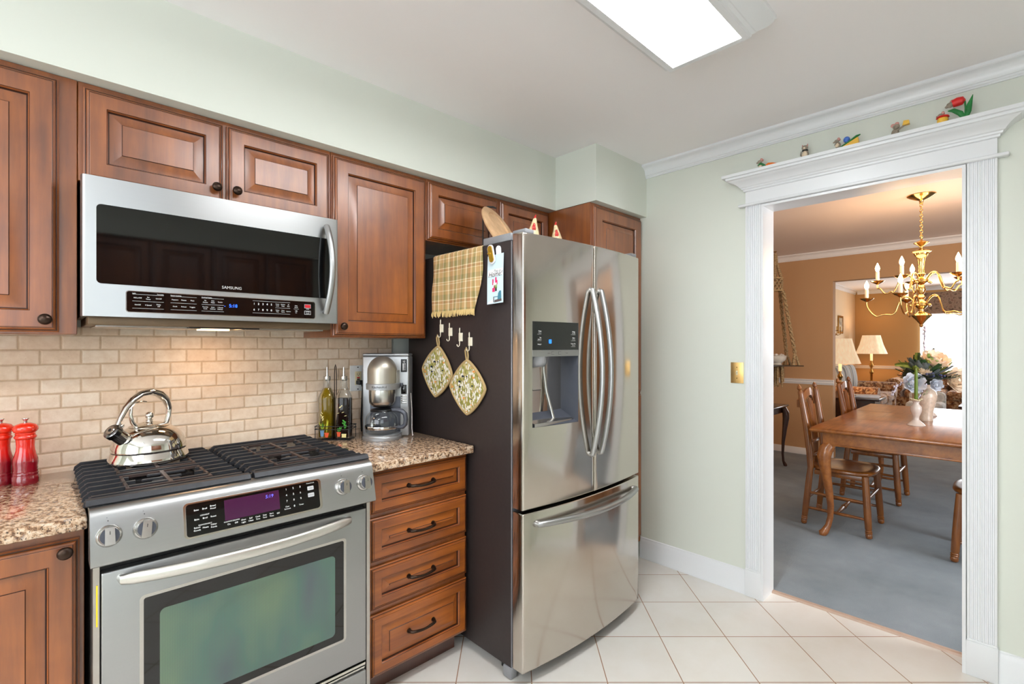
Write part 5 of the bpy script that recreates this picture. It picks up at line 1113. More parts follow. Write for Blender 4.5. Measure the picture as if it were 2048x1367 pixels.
m = MB(); lz(m, [(0.006, 2.155), (0.010, 2.145), (0.045, 2.130), (0.048, 2.126), (0.026, 2.112), (0.012, 2.100), (0.010, 2.088), (0.020, 2.082), (0.058, 2.066), (0.060, 2.060), (0.046, 2.050), (0.043, 2.036), (0.034, 2.024), (0.026, 2.012), (0.021, 1.98), (0.016, 1.93), (0.018, 1.90), (0.026, 1.892), (0.020, 1.882), (0.015, 1.870), (0.024, 1.858), (0.042, 1.848), (0.044, 1.832), (0.026, 1.824), (0.016, 1.812), (0.022, 1.796), (0.027, 1.775), (0.020, 1.752), (0.013, 1.738), (0.021, 1.728), (0.026, 1.716), (0.017, 1.704), (0.020, 1.690), (0.038, 1.676), (0.041, 1.655), (0.030, 1.640), (0.017, 1.628), (0.018, 1.610), (0.055, 1.592), (0.064, 1.580), (0.060, 1.574), (0.034, 1.546), (0.015, 1.520), (0.010, 1.512), (0.013, 1.504), (0.008, 1.495), (0.0, 1.490)], 36); m.build('column', BRASS, t)
CANDLE = plain('candle_sleeve', (240, 226, 206), 0.5, emit=0.25, ecol=(255, 210, 150))
BULB = NT('lit_flame_bulb'); BULB.base((1, 0.85, 0.6, 1)); BULB.b.inputs['Emission Color'].default_value = (1.0, 0.62, 0.30, 1); BULB.l(BULB.math('MULTIPLY_ADD', BULB.noise(BULB.coords(), 40, 1), 4, 24), BULB.b.inputs['Emission Strength'])
def chand_arm(phi, R, zp, za, dip):
    dr = Vector((math.sin(phi) * ST - math.cos(phi) * CT, -math.sin(phi) * CT - math.cos(phi) * ST, 0))
    def P(r, z): return tuple(Vector((X0, Y0, 0)) + dr * r + Vector((0, 0, z)))
    ctrl = [(0.036, za), (0.052, za + 0.030), (0.085, za + 0.058), (0.120, za + 0.045), (0.140, za - 0.01), (0.165, za - 0.07), (R * 0.68, zp - dip), (R * 0.82, zp - dip - 0.012), (R * 0.94, zp - dip + 0.03), (R, zp - 0.05), (R, zp - 0.015)]
    # Catmull-Rom through the control points
    pts = []
    for i in range(len(ctrl) - 1):
        p = [ctrl[max(0, i - 1)], ctrl[i], ctrl[i + 1], ctrl[min(len(ctrl) - 1, i + 2)]]
        for k in range(4):
            u = k / 4; pts.append(tuple(0.5 * (2 * p[1][d] + (p[2][d] - p[0][d]) * u + (2 * p[0][d] - 5 * p[1][d] + 4 * p[2][d] - p[3][d]) * u * u + (3 * p[1][d] - p[0][d] - 3 * p[2][d] + p[3][d]) * u ** 3) for d in (0, 1)))
    pts.append(ctrl[-1])
    m = MB(); m.tube([P(r, z) for r, z in pts], 0.0054, 8); m.ball(P(0.062, za - 0.012), 0.010, 10, 6); a_ = m.build('arm', BRASS, t, sharp=60)
    c = P(R, zp)
    m = MB(); m.lathe([(0.006, -0.022), (0.014, -0.016), (0.034, -0.006), (0.046, 0.004), (0.0475, 0.007), (0.030, 0.003), (0.013, 0.004), (0.013, 0.012), (0.0, 0.012)], c, 22); m.build('drip_pan', BRASS, a_)
    m = MB(); m.lathe([(0.0125, 0.010), (0.0125, 0.076), (0.0115, 0.080), (0.0, 0.080)], c, 14); m.build('candle', CANDLE, a_)
    m = MB(); m.lathe([(0.007, 0.080), (0.0135, 0.093), (0.0155, 0.104), (0.0135, 0.118), (0.008, 0.132), (0.0035, 0.144), (0.0, 0.150)], c, 14); m.build('flame_bulb', BULB.m, a_)
for k in range(5): chand_arm(math.radians(-60 + 72 * k), 0.335, 1.722, 1.668, 0.125)
for k in range(5): chand_arm(math.radians(8 + 72 * k), 0.268, 1.858, 1.838, 0.085)
l = bpy.data.lights.new('chandelier_glow', 'POINT'); l.energy = 18; l.color = (1.0, 0.62, 0.34); l.shadow_soft_size = 0.30
lo = bpy.data.objects.new('chandelier_glow', l); col.objects.link(lo); lo.location = (X0, Y0, 1.93); lo.parent = None

# ---------------------------------------------------------------- dining table
TX0, TX1, TY0, TY1, TZ = 3.95, 6.0, -0.06, 1.045, 0.772
t = thing('dining_table', 'long oak dining table with cabriole legs under the chandelier', 'dining table', ((TX0 + TX1) / 2, (TY0 + TY1) / 2, 0.003))
m = MB(); ring_ = [(0.012, TZ - 0.032), (0.002, TZ - 0.024), (0.0, TZ - 0.016), (0.002, TZ - 0.011), (0.008, TZ - 0.009), (0.008, TZ - 0.006), (0.006, TZ - 0.001), (0.009, TZ)]
m.loops([[(TX0 + i, TY0 + i, z), (TX1 - i, TY0 + i, z), (TX1 - i, TY1 - i, z), (TX0 + i, TY1 - i, z)] for i, z in ring_], 0, True, True, True); top = m.build('table_top', TABLEW, t, sharp=20)
for k, x in enumerate((4.66, 5.30)):
    m = MB(); m.box(x, x + 0.0016, TY0 + 0.01, TY1 - 0.01, TZ, TZ + 0.0003); m.build('leaf_seam', DARKW, top)
m = MB(); a = 0.075
for x0, x1, y0, y1 in ((TX0 + a, TX0 + a + .022, TY0 + a, TY1 - a), (TX1 - a - .022, TX1 - a, TY0 + a, TY1 - a), (TX0 + a, TX1 - a, TY0 + a, TY0 + a + .022), (TX0 + a, TX1 - a, TY1 - a - .022, TY1 - a)): m.box(x0, x1, y0, y1, TZ - 0.125, TZ - 0.030)
for x0, x1, y0, y1 in ((TX0 + a - .008, TX0 + a + .022, TY0 + a - .008, TY1 - a + .008), (TX0 + a, TX1 - a, TY1 - a - .022, TY1 - a + .008)): m.box(x0, x1, y0, y1, TZ - 0.127, TZ - 0.113, 0.004)
m.build('apron', TABLEW, t)
for sx, sy, bx_, by_ in ((-1, 1, TX0 + 0.105, TY1 - 0.105), (-1, -1, TX0 + 0.105, TY0 + 0.105), (1, 1, TX1 - 0.105, TY1 - 0.105), (1, -1, TX1 - 0.105, TY0 + 0.105)):
    m = MB(); m.box(bx_ - 0.036, bx_ + 0.036, by_ - 0.036, by_ + 0.036, TZ - 0.135, TZ - 0.031)
    cv = [(0.0, TZ - 0.125, 0.040), (0.028, TZ - 0.16, 0.045), (0.040, TZ - 0.20, 0.045), (0.036, TZ - 0.26, 0.038), (0.022, TZ - 0.36, 0.030), (0.006, TZ - 0.46, 0.025), (-0.004, TZ - 0.56, 0.021), (-0.002, TZ - 0.64, 0.0185), (0.012, TZ - 0.70, 0.019), (0.034, TZ - 0.740, 0.025), (0.048, TZ - 0.754, 0.028), (0.048, 0.004, 0.022)]
    m.tube([(bx_ + sx * d * 0.75, by_ + sy * d * 0.75, z) for d, z, r in cv], [r for d, z, r in cv], 14, 0, up=(1, 0, 0))
    m.tube([(bx_ - sx * 0.01, by_ + sy * 0.03, TZ - 0.15), (bx_ - sx * 0.06, by_ + sy * 0.035, TZ - 0.145), (bx_ - sx * 0.09, by_ + sy * 0.035, TZ - 0.125)], [0.030, 0.020, 0.012], 10); m.build('leg', TABLEW, t, sharp=60)
    m = MB()

# ---------------------------------------------------------------- dining chairs (built facing -Y, origin on the floor at the middle)
def leg_turned(m, p0, p1, r=0.021):
    a, b = Vector(p0), Vector(p1); T_ = [(0, .9), (.30, 1.0), (.60, 1.0), (.84, .92), (.87, .80), (.885, .98), (.90, .80), (.915, .98), (.93, .82), (.95, .92), (.985, .86), (1, .6)]
    m.tube([tuple(a.lerp(b, u)) for u, k in T_], [r * k for u, k in T_], 12)
def make_chair(label):
    t = thing('dining_chair', label, 'chair', (0, 0, 0), 0, 'dining chairs')
    m = MB(); n = 40; O = []
    for k in range(n):
        a = 2 * PI * k / n; c_, s_ = math.cos(a), math.sin(a); p = 3.2; r = 1 / (abs(c_) ** p + abs(s_) ** p) ** (1 / p); O.append((r * c_ * (0.225 - 0.02 * (s_ > 0) * s_), r * s_ * 0.205 - 0.01))
    def oo(k, z): return [(x * k, y * k, z) for x, y in O]
    m.loops([oo(0.90, 0.418), oo(0.97, 0.422), oo(1.0, 0.432), oo(0.99, 0.445), oo(0.94, 0.452), oo(0.75, 0.447), oo(0.4, 0.440), oo(0.02, 0.438)], 0, True, True, True); m.build('seat', CHAIRW, t, world=False, sharp=50)
    m = MB(); m.box(-0.185, 0.185, -0.165, 0.15, 0.385, 0.42, 0.006); m.build('seat_frame', CHAIRW, t, world=False)
    for s in (-1, 1):
        m = MB(); leg_turned(m, (s * 0.19, -0.168, 0.425), (s * 0.215, -0.195, 0.004), 0.0235); m.build('leg', CHAIRW, t, world=False)
        m = MB(); leg_turned(m, (s * 0.185, 0.172, 0.44), (s * 0.20, 0.215, 0.004), 0.0225); m.build('leg', CHAIRW, t, world=False)
        m = MB(); P = [(s * 0.185, 0.172, 0.43), (s * 0.187, 0.178, 0.55), (s * 0.192, 0.200, 0.75), (s * 0.198, 0.236, 0.98), (s * 0.199, 0.240, 1.00), (s * 0.199, 0.2415, 1.008), (s * 0.1995, 0.244, 1.022), (s * 0.20, 0.247, 1.040), (s * 0.20, 0.249, 1.052)]
        m.tube(P, [0.022, 0.024, 0.024, 0.019, 0.017, 0.010, 0.0175, 0.013, 0.004], 12); m.build('back_post', CHAIRW, t, world=False)
    m = MB(); C = [(s_ * 0.19, 0.228 - 0.02 * (1 - abs(s_)) + 0.025, 0.905 + 0.085 * math.cos(s_ * PI / 2) ** 1.2) for s_ in [k / 10 for k in range(-10, 11)]]
    m.tube(C, 0.030, 10, 0, flat=1.0, up=(0, 0, 1)) if False else m.loops([[(x, y - 0.011, z - 0.028), (x, y + 0.011, z - 0.028), (x, y + 0.013, z + 0.026), (x, y - 0.006, z + 0.030)] for x, y, z in C], 0, True, True, True); m.build('crest_rail', CHAIRW, t, world=False)
    m = MB(); m.box(-0.065, 0.065, 0.176, 0.198, 0.600, 0.626, 0.004); m.build('spindle_block', CHAIRW, t, world=False)
    for k in range(7):
        u = (k - 3) / 3; m = MB(); m.tube([(u * 0.045, 0.186, 0.445), (u * 0.042, 0.187, 0.61), (u * 0.062, 0.205, 0.75), (u * 0.115, 0.232, 0.88 + 0.06 * math.cos(u * PI / 2))], [0.0065, 0.0075, 0.008, 0.0065], 8); m.build('spindle', CHAIRW, t, world=False)
    m = MB(); m.box(-0.185, 0.185, 0.168, 0.19, 0.498, 0.528, 0.004); m.build('lower_rail', CHAIRW, t, world=False)
    def st(p0, p1, r=0.0105, bulb=False):
        a, b = Vector(p0), Vector(p1); m = MB(); U = [0, .15, .42, .46, .5, .54, .58, .85, 1] if bulb else [0, .3, .7, 1]; W = [.7, .9, 1.3, 1.0, 1.5, 1.0, 1.3, .9, .7] if bulb else [.85, 1.05, 1.05, .85]
        m.tube([tuple(a.lerp(b, u)) for u in U], [r * k for k in W], 10); m.build('stretcher', CHAIRW, t, world=False)
    for s in (-1, 1): st((s * 0.204, -0.182, 0.245), (s * 0.193, 0.192, 0.245)); st((s * 0.210, -0.188, 0.130), (s * 0.197, 0.202, 0.130))
    st((-0.203, 0.0, 0.130), (0.203, 0.0, 0.130), 0.0125, True); st((-0.2, 0.205, 0.19), (0.2, 0.205, 0.19)); st((-0.205, -0.183, 0.27), (0.205, -0.183, 0.27))
    return t
c1 = make_chair('oak spindle back chair at the near corner of the table, closest to the doorway')
c1.location = (4.375, 0.925, 0.003)
dup(c1, (5.40, 0.90, 0.003), 0.0, 'oak spindle back chair farther along the table, towards the living room', 'dining chairs')
dup(c1, (4.32, 0.09, 0.003), PI, 'oak chair mostly hidden by the right side of the doorway, across the table', 'dining chairs')

# ---------------------------------------------------------------- table decorations
VX, VY = 4.95, 0.515
CRYST = plain('cream_crackle_glaze', (216, 196, 176), 0.25, var=0.12, scale=60, bump=0.5, coat=0.5)
t = thing('flower_vase', 'cream textured ceramic vase holding the silk flower arrangement', 'vase', (VX, VY, TZ))
m = MB(); m.lathe([(r_, z_ * 1.14) for r_, z_ in [(0.050, 0), (0.052, 0.004), (0.048, 0.02), (0.052, 0.06), (0.064, 0.11), (0.074, 0.150), (0.076, 0.175), (0.068, 0.200), (0.050, 0.214), (0.042, 0.222), (0.043, 0.236), (0.048, 0.246), (0.044, 0.246), (0.036, 0.225), (0.03, 0.20)]], (VX, VY, TZ), 36); m.build('body', CRYST, t)
GLZ = plain('pearl_glaze', (220, 210, 202), 0.15, coat=0.7)
def candle_holder(x, y, label, with_candle):
    t = thing('candle_holder', label, 'candle holder', (x, y, TZ + 0.0004), 0, 'candle holders')
    m = MB(); m.lathe([(r_, z_ * 1.32) for r_, z_ in [(0.052, 0), (0.053, 0.003), (0.044, 0.012), (0.026, 0.026), (0.018, 0.034), (0.019, 0.050), (0.030, 0.072), (0.034, 0.090), (0.031, 0.104), (0.019, 0.116), (0.017, 0.126), (0.024, 0.136), (0.024, 0.140), (0.0, 0.139)]], n=30); m.build('stem', GLZ, t, world=False)
    m = MB(); r_ = random.Random(4)
    for k in range(22):
        a = 2 * PI * k / 22; m.ball((0.032 * math.cos(a), 0.032 * math.sin(a), 0.187 + r_.uniform(-.004, .006)), 0.0075, 8, 6)
    m.build('bead_ring', plain('beaded_ring', (206, 196, 168), 0.3, 0.3, 0.3, 90), t, world=False)
    if with_candle:
        c = thing('taper_candle', 'green taper candle in the pearly candle holder', 'candle', (x, y, TZ + 0.1842))
        m = MB(); m.lathe([(0.0115, 0.0005), (0.0115, 0.02), (0.0095, 0.205), (0.007, 0.221), (0.0, 0.223)], n=16); m.build('wax', plain('green_wax', (96, 122, 30), 0.4), c, world=False)
        m = MB(); m.cyl((0, 0, 0.221), (0, 0, 0.231), 0.0012, n=6); m.build('wick', plain('white_wick', (220, 214, 200), 0.9), c, world=False)
candle_holder(4.59, 0.525, 'pearly candle holder with bead ring in front of the vase', True)
candle_holder(5.32, 0.525, 'pearly candle holder half hidden behind the vase', False)
# silk flowers
t = thing('flower_arrangement', 'silk peonies, ferns and blue berries arranged in the cream vase', 'flowers', (VX, VY, TZ + 0.2))
RI = Vector((ST, -CT, 0)); FW = Vector((CT, ST, 0)); UP = Vector((0, 0, 1)); B0 = Vector((VX, VY, TZ + 0.255))
def fp(r, u, f=0.0): return B0 + RI * r + UP * u + FW * f     # right, up, away from the kitchen
PET = plain('ivory_petals', (240, 222, 200), 0.7, var=0.08, sub=0.1); PETW = plain('blue_white_petals', (214, 218, 226), 0.7, var=0.1)
LF = plain('dark_green_leaf', (52, 78, 44), 0.5, var=0.35, scale=40); LF2 = plain('yellow_green_leaf', (126, 142, 66), 0.55, var=0.25, scale=40); LG = plain('grey_green_leaf', (98, 106, 104), 0.6, var=0.2); TW = plain('twig_brown', (92, 72, 70), 0.7); BB = plain('blue_berry', (72, 76, 110), 0.5, var=0.3, scale=60); BUD = plain('pale_buds', (206, 204, 222), 0.7)
rf = random.Random(11)
def petal(m, c, d, n_, L, W, cup=0.3, mi=0):
    """cupped petal from c along d, n_ = outward normal"""
    d = d.normalized(); s = d.cross(n_).normalized(); n_ = s.cross(d).normalized(); G = []
    for i in range(5):
        u = i / 4; wd = W * math.sin(PI * min(1, 0.12 + 0.80 * u)) ** 0.7
        G.append([tuple(c + d * (L * u) + s * (wd * (j / 2 - 1)) + n_ * (cup * L * (u * u * 0.9 + 0.35 * (j / 2 - 1) ** 2))) for j in range(5)])
    m.loops(G, mi, False)
def flower(c, axis, R, mat, nm='peony_bloom'):
    m = MB(); axis = axis.normalized(); a0 = axis.orthogonal().normalized(); b0 = axis.cross(a0)
    m.ball(tuple(c + axis * R * 0.18), R * 0.42, 12, 8)
    for ring, n, el, k in ((0, 5, 1.25, 0.62), (1, 6, 0.95, 0.78), (2, 7, 0.6, 0.92), (3, 8, 0.25, 1.0)):
        for q in range(n):
            a = 2 * PI * (q + 0.5 * ring) / n + rf.uniform(-.15, .15); r = a0 * math.cos(a) + b0 * math.sin(a); d = r * math.cos(el) + axis * math.sin(el)
            petal(m, c + r * R * 0.12, d, axis - r * 0.4, R * k, R * 0.40, 0.28 + 0.1 * rf.random())
    m.build(nm, mat, t, sharp=60)
flower(fp(0.02, 0.185, -0.05), Vector((-0.45, -0.35, 0.75)), 0.100, PET); flower(fp(0.175, 0.055, -0.05), Vector((-0.65, -0.7, 0.2)), 0.098, PET); flower(fp(-0.165, 0.035, -0.08), Vector((-0.75, -0.45, 0.25)), 0.080, PETW); flower(fp(-0.075, 0.135, -0.06), Vector((-0.7, -0.5, 0.5)), 0.055, PET); flower(fp(-0.02, 0.03, -0.11), Vector((-0.7, -0.6, 0.1)), 0.050, PETW)
m = MB(); m.lathe([(0.040, 0.026), (0.09, 0.05), (0.12, 0.10), (0.09, 0.16), (0.0, 0.18)], tuple(B0 - UP * 0.005 + FW * 0.03), 14); m.build('moss_core', plain('dark_moss', (48, 60, 44), 0.9, var=0.4), t)
m = MB()
for k in range(90):
    a = rf.uniform(0, 2 * PI); el = rf.uniform(-0.15, 1.1); d = (RI * math.cos(a) + FW * math.sin(a)) * math.cos(el) + UP * math.sin(el); c = B0 + UP * 0.075 + d * 0.085
    petal(m, c, d + UP * 0.1, UP - d * 0.3, rf.uniform(0.07, 0.13), rf.uniform(0.016, 0.032), 0.15, (0, 2, 1, 0, 2)[k % 5])
m.build('foliage', [LF, LF2, LG], t, sharp=60)
def fern(p0, p1, sag, n=18, w0=0.035, mat=LF2, nm='fern_frond'):
    m = MB(); P = arc(p0, p1, (0, 0, sag), 16); m.tube(P, 0.0016, 6); ax = (Vector(p1) - Vector(p0)).normalized(); s = ax.cross(UP)
    if s.length < 0.2: s = RI.copy()
    s.normalize(); u_ = s.cross(ax)
    for k in range(n):
        u = 0.15 + 0.85 * k / n; i = min(15, int(u * 16)); c = Vector(P[i]).lerp(Vector(P[i + 1]), u * 16 - i); L = w0 * (1 - 0.75 * u)
        for q in (-1, 1): petal(m, c, s * q * 0.6 + u_ * q * 0.8 + ax * 0.35, u_ * 0.6 + s * 0.3, L * 1.15, 0.0065, 0.05)
    m.build(nm, mat, t, sharp=60)
fern(fp(-0.02, 0.13), fp(-0.27, 0.175, -0.05), 0.02, 24, 0.042); fern(fp(-0.03, 0.08), fp(-0.19, 0.05, -0.08), 0.03, 14, 0.03, LF); fern(fp(-0.02, 0.12), fp(-0.01, 0.21, -0.14), 0.02, 14, 0.025); fern(fp(0.02, 0.15), fp(0.155, 0.145, 0.0), 0.06, 14, 0.018, LF)
def twig(pts, n, mat, r, nm='budded_twig', sz=0.008):
    m = MB(); m.tube([tuple(p) for p in pts], 0.0022, 6)
    for k in range(n):
        u = 0.35 + 0.65 * k / max(1, n - 1); f = u * (len(pts) - 1); i = min(len(pts) - 2, int(f)); c = pts[i].lerp(pts[i + 1], f - i) + Vector((rf.uniform(-r, r), rf.uniform(-r, r), rf.uniform(-r, r))); m.ball(tuple(c), (sz * 0.8, sz * 0.8, sz * 1.3), 8, 6, 1)
    m.build(nm, [TW, mat], t)
twig([fp(0, 0.08), fp(0.01, 0.20), fp(-0.005, 0.32), fp(0.0, 0.42), fp(-0.005, 0.475)], 14, BUD, 0.008); twig([fp(0.0, 0.20), fp(0.03, 0.27), fp(0.075, 0.295)], 4, LG, 0.004)
twig([fp(-0.03, 0.06), fp(-0.13, 0.10, -0.05), fp(-0.22, 0.055, -0.08), fp(-0.30, 0.01, -0.09), fp(-0.325, -0.05, -0.09)], 16, BUD, 0.008); twig([fp(-0.03, 0.06), fp(-0.09, 0.03, -0.12), fp(-0.15, -0.06, -0.14), fp(-0.165, -0.09, -0.14)], 8, BUD, 0.008); twig([fp(0.03, 0.05), fp(0.13, 0.10), fp(0.22, 0.06, -0.04), fp(0.27, 0.0, -0.04)], 9, BB, 0.008)
m = MB()
for (r, u, f) in ((-0.05, 0.10, -0.11), (0.02, 0.085, -0.12), (-0.115, 0.085, -0.09), (-0.02, 0.13, -0.08)):
    for k in range(12): c = fp(r, u, f) + Vector((rf.uniform(-.02, .02), rf.uniform(-.02, .02), rf.uniform(-.02, .02))); m.ball(tuple(c), 0.0085, 8, 6)
m.build('berry_cluster', BB, t)
m = MB()
for (r, u) in ((-0.17, 0.045), (-0.16, 0.01), (-0.10, -0.03), (-0.14, -0.02)):
    for k in range(14): c = fp(r, u, -0.10) + RI * rf.uniform(-.04, .03) + UP * rf.uniform(-.02, .02); petal(m, c, Vector((rf.uniform(-1, 1), rf.uniform(-1, 1), rf.uniform(-.6, .8))), UP, 0.022, 0.006, 0.1)
m.build('seed_spray', plain('pale_seed_green', (186, 196, 160), 0.7, var=0.2), t, sharp=60)

# ---------------------------------------------------------------- macrame hanging shelf with bowl
ROPE = NT('natural_rope'); v = ROPE.coords((40, 40, 160), (0.4, 0.3, 0)); f = ROPE.noise(v, 1.0, 3); ROPE.base(ROPE.ramp(f, [(0.35, lin(132, 104, 70)), (0.65, lin(206, 178, 134))])); ROPE.set(Roughness=0.95); ROPE.bump(f, 0.8, 0.01)
MX, MY = 6.40, 2.055; SHZ = 1.112
t = thing('macrame_hanger', 'knotted macrame plant hanger with a small shelf, hung from the dining room ceiling', 'hanging shelf', (MX, MY, CZ))
def mp(r, z, f=0.0): return tuple(Vector((MX, MY, 0)) + RI * r + FW * f + Vector((0, 0, z)))
m = MB(); m.lathe([(0.018, CZ), (0.018, CZ - 0.006), (0.006, CZ - 0.012)], (MX, MY, 0), 14); m.tube([mp(0, CZ - 0.01), mp(0, CZ - 0.04), mp(0.012, CZ - 0.05), mp(0.012, CZ - 0.03)], 0.003, 8); m.build('ceiling_hook', BRASSD, t)
m = MB()
for k in range(6): a = 2 * PI * k / 6; m.tube([mp(0.012 * math.cos(a), CZ - 0.03, 0.012 * math.sin(a)), mp(0.022 * math.cos(a), CZ - 0.15, 0.022 * math.sin(a)), mp(0.055 * math.cos(a), CZ - 0.26, 0.055 * math.sin(a)), mp(0.075 * math.cos(a), CZ - 0.33, 0.075 * math.sin(a))], [0.012, 0.014, 0.020, 0.014], 8)
m.build('rope_top', ROPE.m, t)
for z in (CZ - 0.325, CZ - 0.475):
    m = MB(); m.tube([mp(0.080 * math.cos(a), z, 0.08 * math.sin(a)) for a in [2 * PI * k / 28 for k in range(28)]], 0.007, 8, closed=True); m.build('ring', plain('rope_ring', (206, 176, 128), 0.8), t)
m = MB()
for k in range(12):
    for s in (1, -1): m.tube([mp(0.080 * math.cos(2 * PI * k / 12 + s * u * 1.1), CZ - 0.325 - 0.15 * u, 0.08 * math.sin(2 * PI * k / 12 + s * u * 1.1)) for u in (0, 0.33, 0.66, 1)], 0.0065, 6)
m.build('netting', ROPE.m, t)
SW = 0.215
for sx, sy in ((1, 1), (1, -1), (-1, 1), (-1, -1)):
    m = MB(); N_ = 46; A = Vector(mp(0.075 * sx, CZ - 0.475, 0.035 * sy)); Bq = Vector(mp(SW * sx * 0.86, SHZ + 0.16, 0.09 * sy - 0.03 * sx * 0))
    for ph in (0, PI): m.tube([tuple(A.lerp(Bq, k / N_) + RI * (0.0115 * math.cos(k * 0.75 + ph)) + FW * (0.0115 * math.sin(k * 0.75 + ph))) for k in range(N_ + 1)], 0.0125, 8)
    C1 = Vector(mp(SW * sx * 0.86, SHZ + 0.16, 0.09 * sy)); m.tube([tuple(C1), mp(SW * sx * 0.78, SHZ + 0.004, 0.09 * sy)], [0.014, 0.022], 8); m.tube([tuple(C1), mp(SW * sx * 1.10, SHZ + 0.004, 0.09 * sy)], [0.012, 0.016], 8); m.build('rope_strand', ROPE.m, t)
m = MB(); m.box(-SW * 1.15, SW * 1.15, -0.17, 0.17, -0.006, 0.006, 0.003); bmesh.ops.transform(m.bm, matrix=Matrix.Translation((MX, MY, SHZ)) @ Matrix.Rotation(RA, 4, 'Z'), verts=m.bm.verts); m.build('shelf', plain('smoky_shelf', (70, 60, 50), 0.2), t)
m = MB()
for k in range(18): a = 2 * PI * k / 18; rr = 0.03 + 0.05 * (k % 2); m.tube([mp(rr * math.cos(a), SHZ - 0.006, rr * math.sin(a)), mp(rr * math.cos(a) * 1.1, SHZ - 0.14, rr * math.sin(a)), mp(rr * math.cos(a) * 1.15, SHZ - 0.26 + 0.03 * (k % 3), rr * math.sin(a))], [0.012, 0.010, 0.008], 6)
m.build('tassel', ROPE.m, t)
t = thing('ceramic_bowl', 'white footed ceramic bowl on the hanging macrame shelf', 'bowl', mp(0.02, SHZ + 0.0065))
m = MB(); m.lathe([(0.050, 0), (0.060, 0.004), (0.050, 0.016), (0.062, 0.032), (0.098, 0.062), (0.104, 0.095), (0.106, 0.108), (0.112, 0.114), (0.106, 0.116), (0.098, 0.104), (0.09, 0.07), (0.0, 0.03)], mp(0.02, SHZ + 0.0065), 32); m.build('body', plain('white_glaze', (226, 220, 208), 0.2, coat=0.6), t)
m = MB(); r_ = random.Random(8)
for k in range(20): m.ball(mp(0.02 + r_.uniform(-.06, .06), SHZ + 0.118 + r_.uniform(-.006, .012), r_.uniform(-.06, .06)), 0.016, 8, 6)
m.build('contents', plain('white_potpourri', (228, 226, 222), 0.8), t)
# dark side table at the left of the dining room
t = thing('side_table', 'small dark mahogany table with cabriole legs, half hidden by the doorway', 'side table', (5.75, 2.1, 0.003))
m = MB(); m.box(5.44, 6.05, 1.80, 2.42, 0.672, 0.692, 0.006, 2); m.build('table_top', DARKW, t); m = MB(); m.box(5.50, 5.99, 1.85, 2.37, 0.60, 0.674); m.build('apron', DARKW, t)
for x, y, sx, sy in ((5.50, 1.84, -1, -1), (5.50, 2.38, -1, 1), (5.99, 1.84, 1, -1), (5.99, 2.38, 1, 1)):
    m = MB(); cv = [(0, 0.66, 0.03), (0.028, 0.60, 0.036), (0.030, 0.54, 0.034), (0.016, 0.42, 0.024), (0.0, 0.28, 0.017), (-0.006, 0.14, 0.013), (0.002, 0.06, 0.013), (0.02, 0.022, 0.020), (0.03, 0.005, 0.016)]
    m.tube([(x + sx * d * .7, y + sy * d * .7, z) for d, z, r in cv], [r for d, z, r in cv], 12, 0, up=(1, 0, 0)); m.build('leg', DARKW, t, sharp=60)
# ---------------------------------------------------------------- living room furniture seen through the opening
SHADE = NT('lit_lamp_shade'); v = SHADE.coords((30, 30, 0)); f = SHADE.noise(v, 1.5, 2); SHADE.base(SHADE.ramp(f, [(0.3, lin(220, 196, 162)), (0.7, lin(240, 222, 196))]))
SHADE.b.inputs['Emission Color'].default_value = (1.0, 0.74, 0.46, 1); SHADE.b.inputs['Emission Strength'].default_value = 0.30; SHADE.set(Roughness=0.9)
def lamp(x, y, zt, z0, z1, rb, rt, label):
    t = thing('table_lamp', label, 'lamp', (x, y, zt), 0, 'table lamps')
    m = MB(); n = 40; m.loops([[((r + 0.004 * math.cos(10 * a)) * math.cos(a), (r + 0.004 * math.cos(10 * a)) * math.sin(a), z - zt) for a in [2 * PI * k / 160 for k in range(160)]] for r, z in ((rb, z0), (rb * 0.985, z0 + 0.01), ((rb + rt) / 2 - 0.012, (z0 + z1) / 2), (rt, z1 - 0.01), (rt, z1))], 0, True); m.build('shade', SHADE.m, t, world=False, sharp=60)
    H = z0 - zt; m = MB(); m.lathe([(0.075, 0.0005), (0.076, 0.012), (0.05, 0.025), (0.018, 0.045), (0.024, H * 0.30), (0.038, H * 0.36), (0.022, H * 0.44), (0.016, H * 0.5), (0.034, H * 0.58), (0.036, H * 0.62), (0.016, H * 0.70), (0.02, H * 0.78)], n=24); m.build('stem', BRASSD, t, world=False)
    m = MB(); m.lathe([(0.022, H * 0.76), (0.022, H * 1.06), (0.008, H * 1.07), (0.006, z1 - zt - 0.02)], n=16); m.build('candle_sleeve', CANDLE, t, world=False)
    l = bpy.data.lights.new('lamp_bulb', 'POINT'); l.energy = 6; l.color = (1.0, 0.66, 0.36); l.shadow_soft_size = 0.06; o = bpy.data.objects.new('lamp_bulb', l); col.objects.link(o); o.location = (x, y, (z0 + z1) / 2 + 0.05)
    return t
lamp(8.58, 1.86, 0.604, 1.085, 1.455, 0.255, 0.145, 'lit table lamp with pleated shade nearer the opening, on an end table')
lamp(11.72, 2.02, 0.624, 1.19, 1.55, 0.255, 0.145, 'lit table lamp with pleated shade in the far corner of the living room')
def end_table(x, y, z, label):
    t = thing('end_table', label, 'end table', (x, y, 0.003), 0, 'end tables')
    m = MB(); m.box(-0.22, 0.22, -0.22, 0.22, z - 0.03, z - 0.004, 0.004); m.build('table_top', DARKW, t, world=False)
    for sx in (-1, 1):
        for sy in (-1, 1): m = MB(); m.cyl((sx * 0.18, sy * 0.18, z - 0.03), (sx * 0.18, sy * 0.18, 0.002), 0.022, 0.014, 10); m.build('leg', DARKW, t, world=False)
end_table(8.58, 1.86, 0.604, 'dark end table under the nearer living room lamp'); end_table(11.72, 2.02, 0.624, 'dark end table under the far corner lamp')
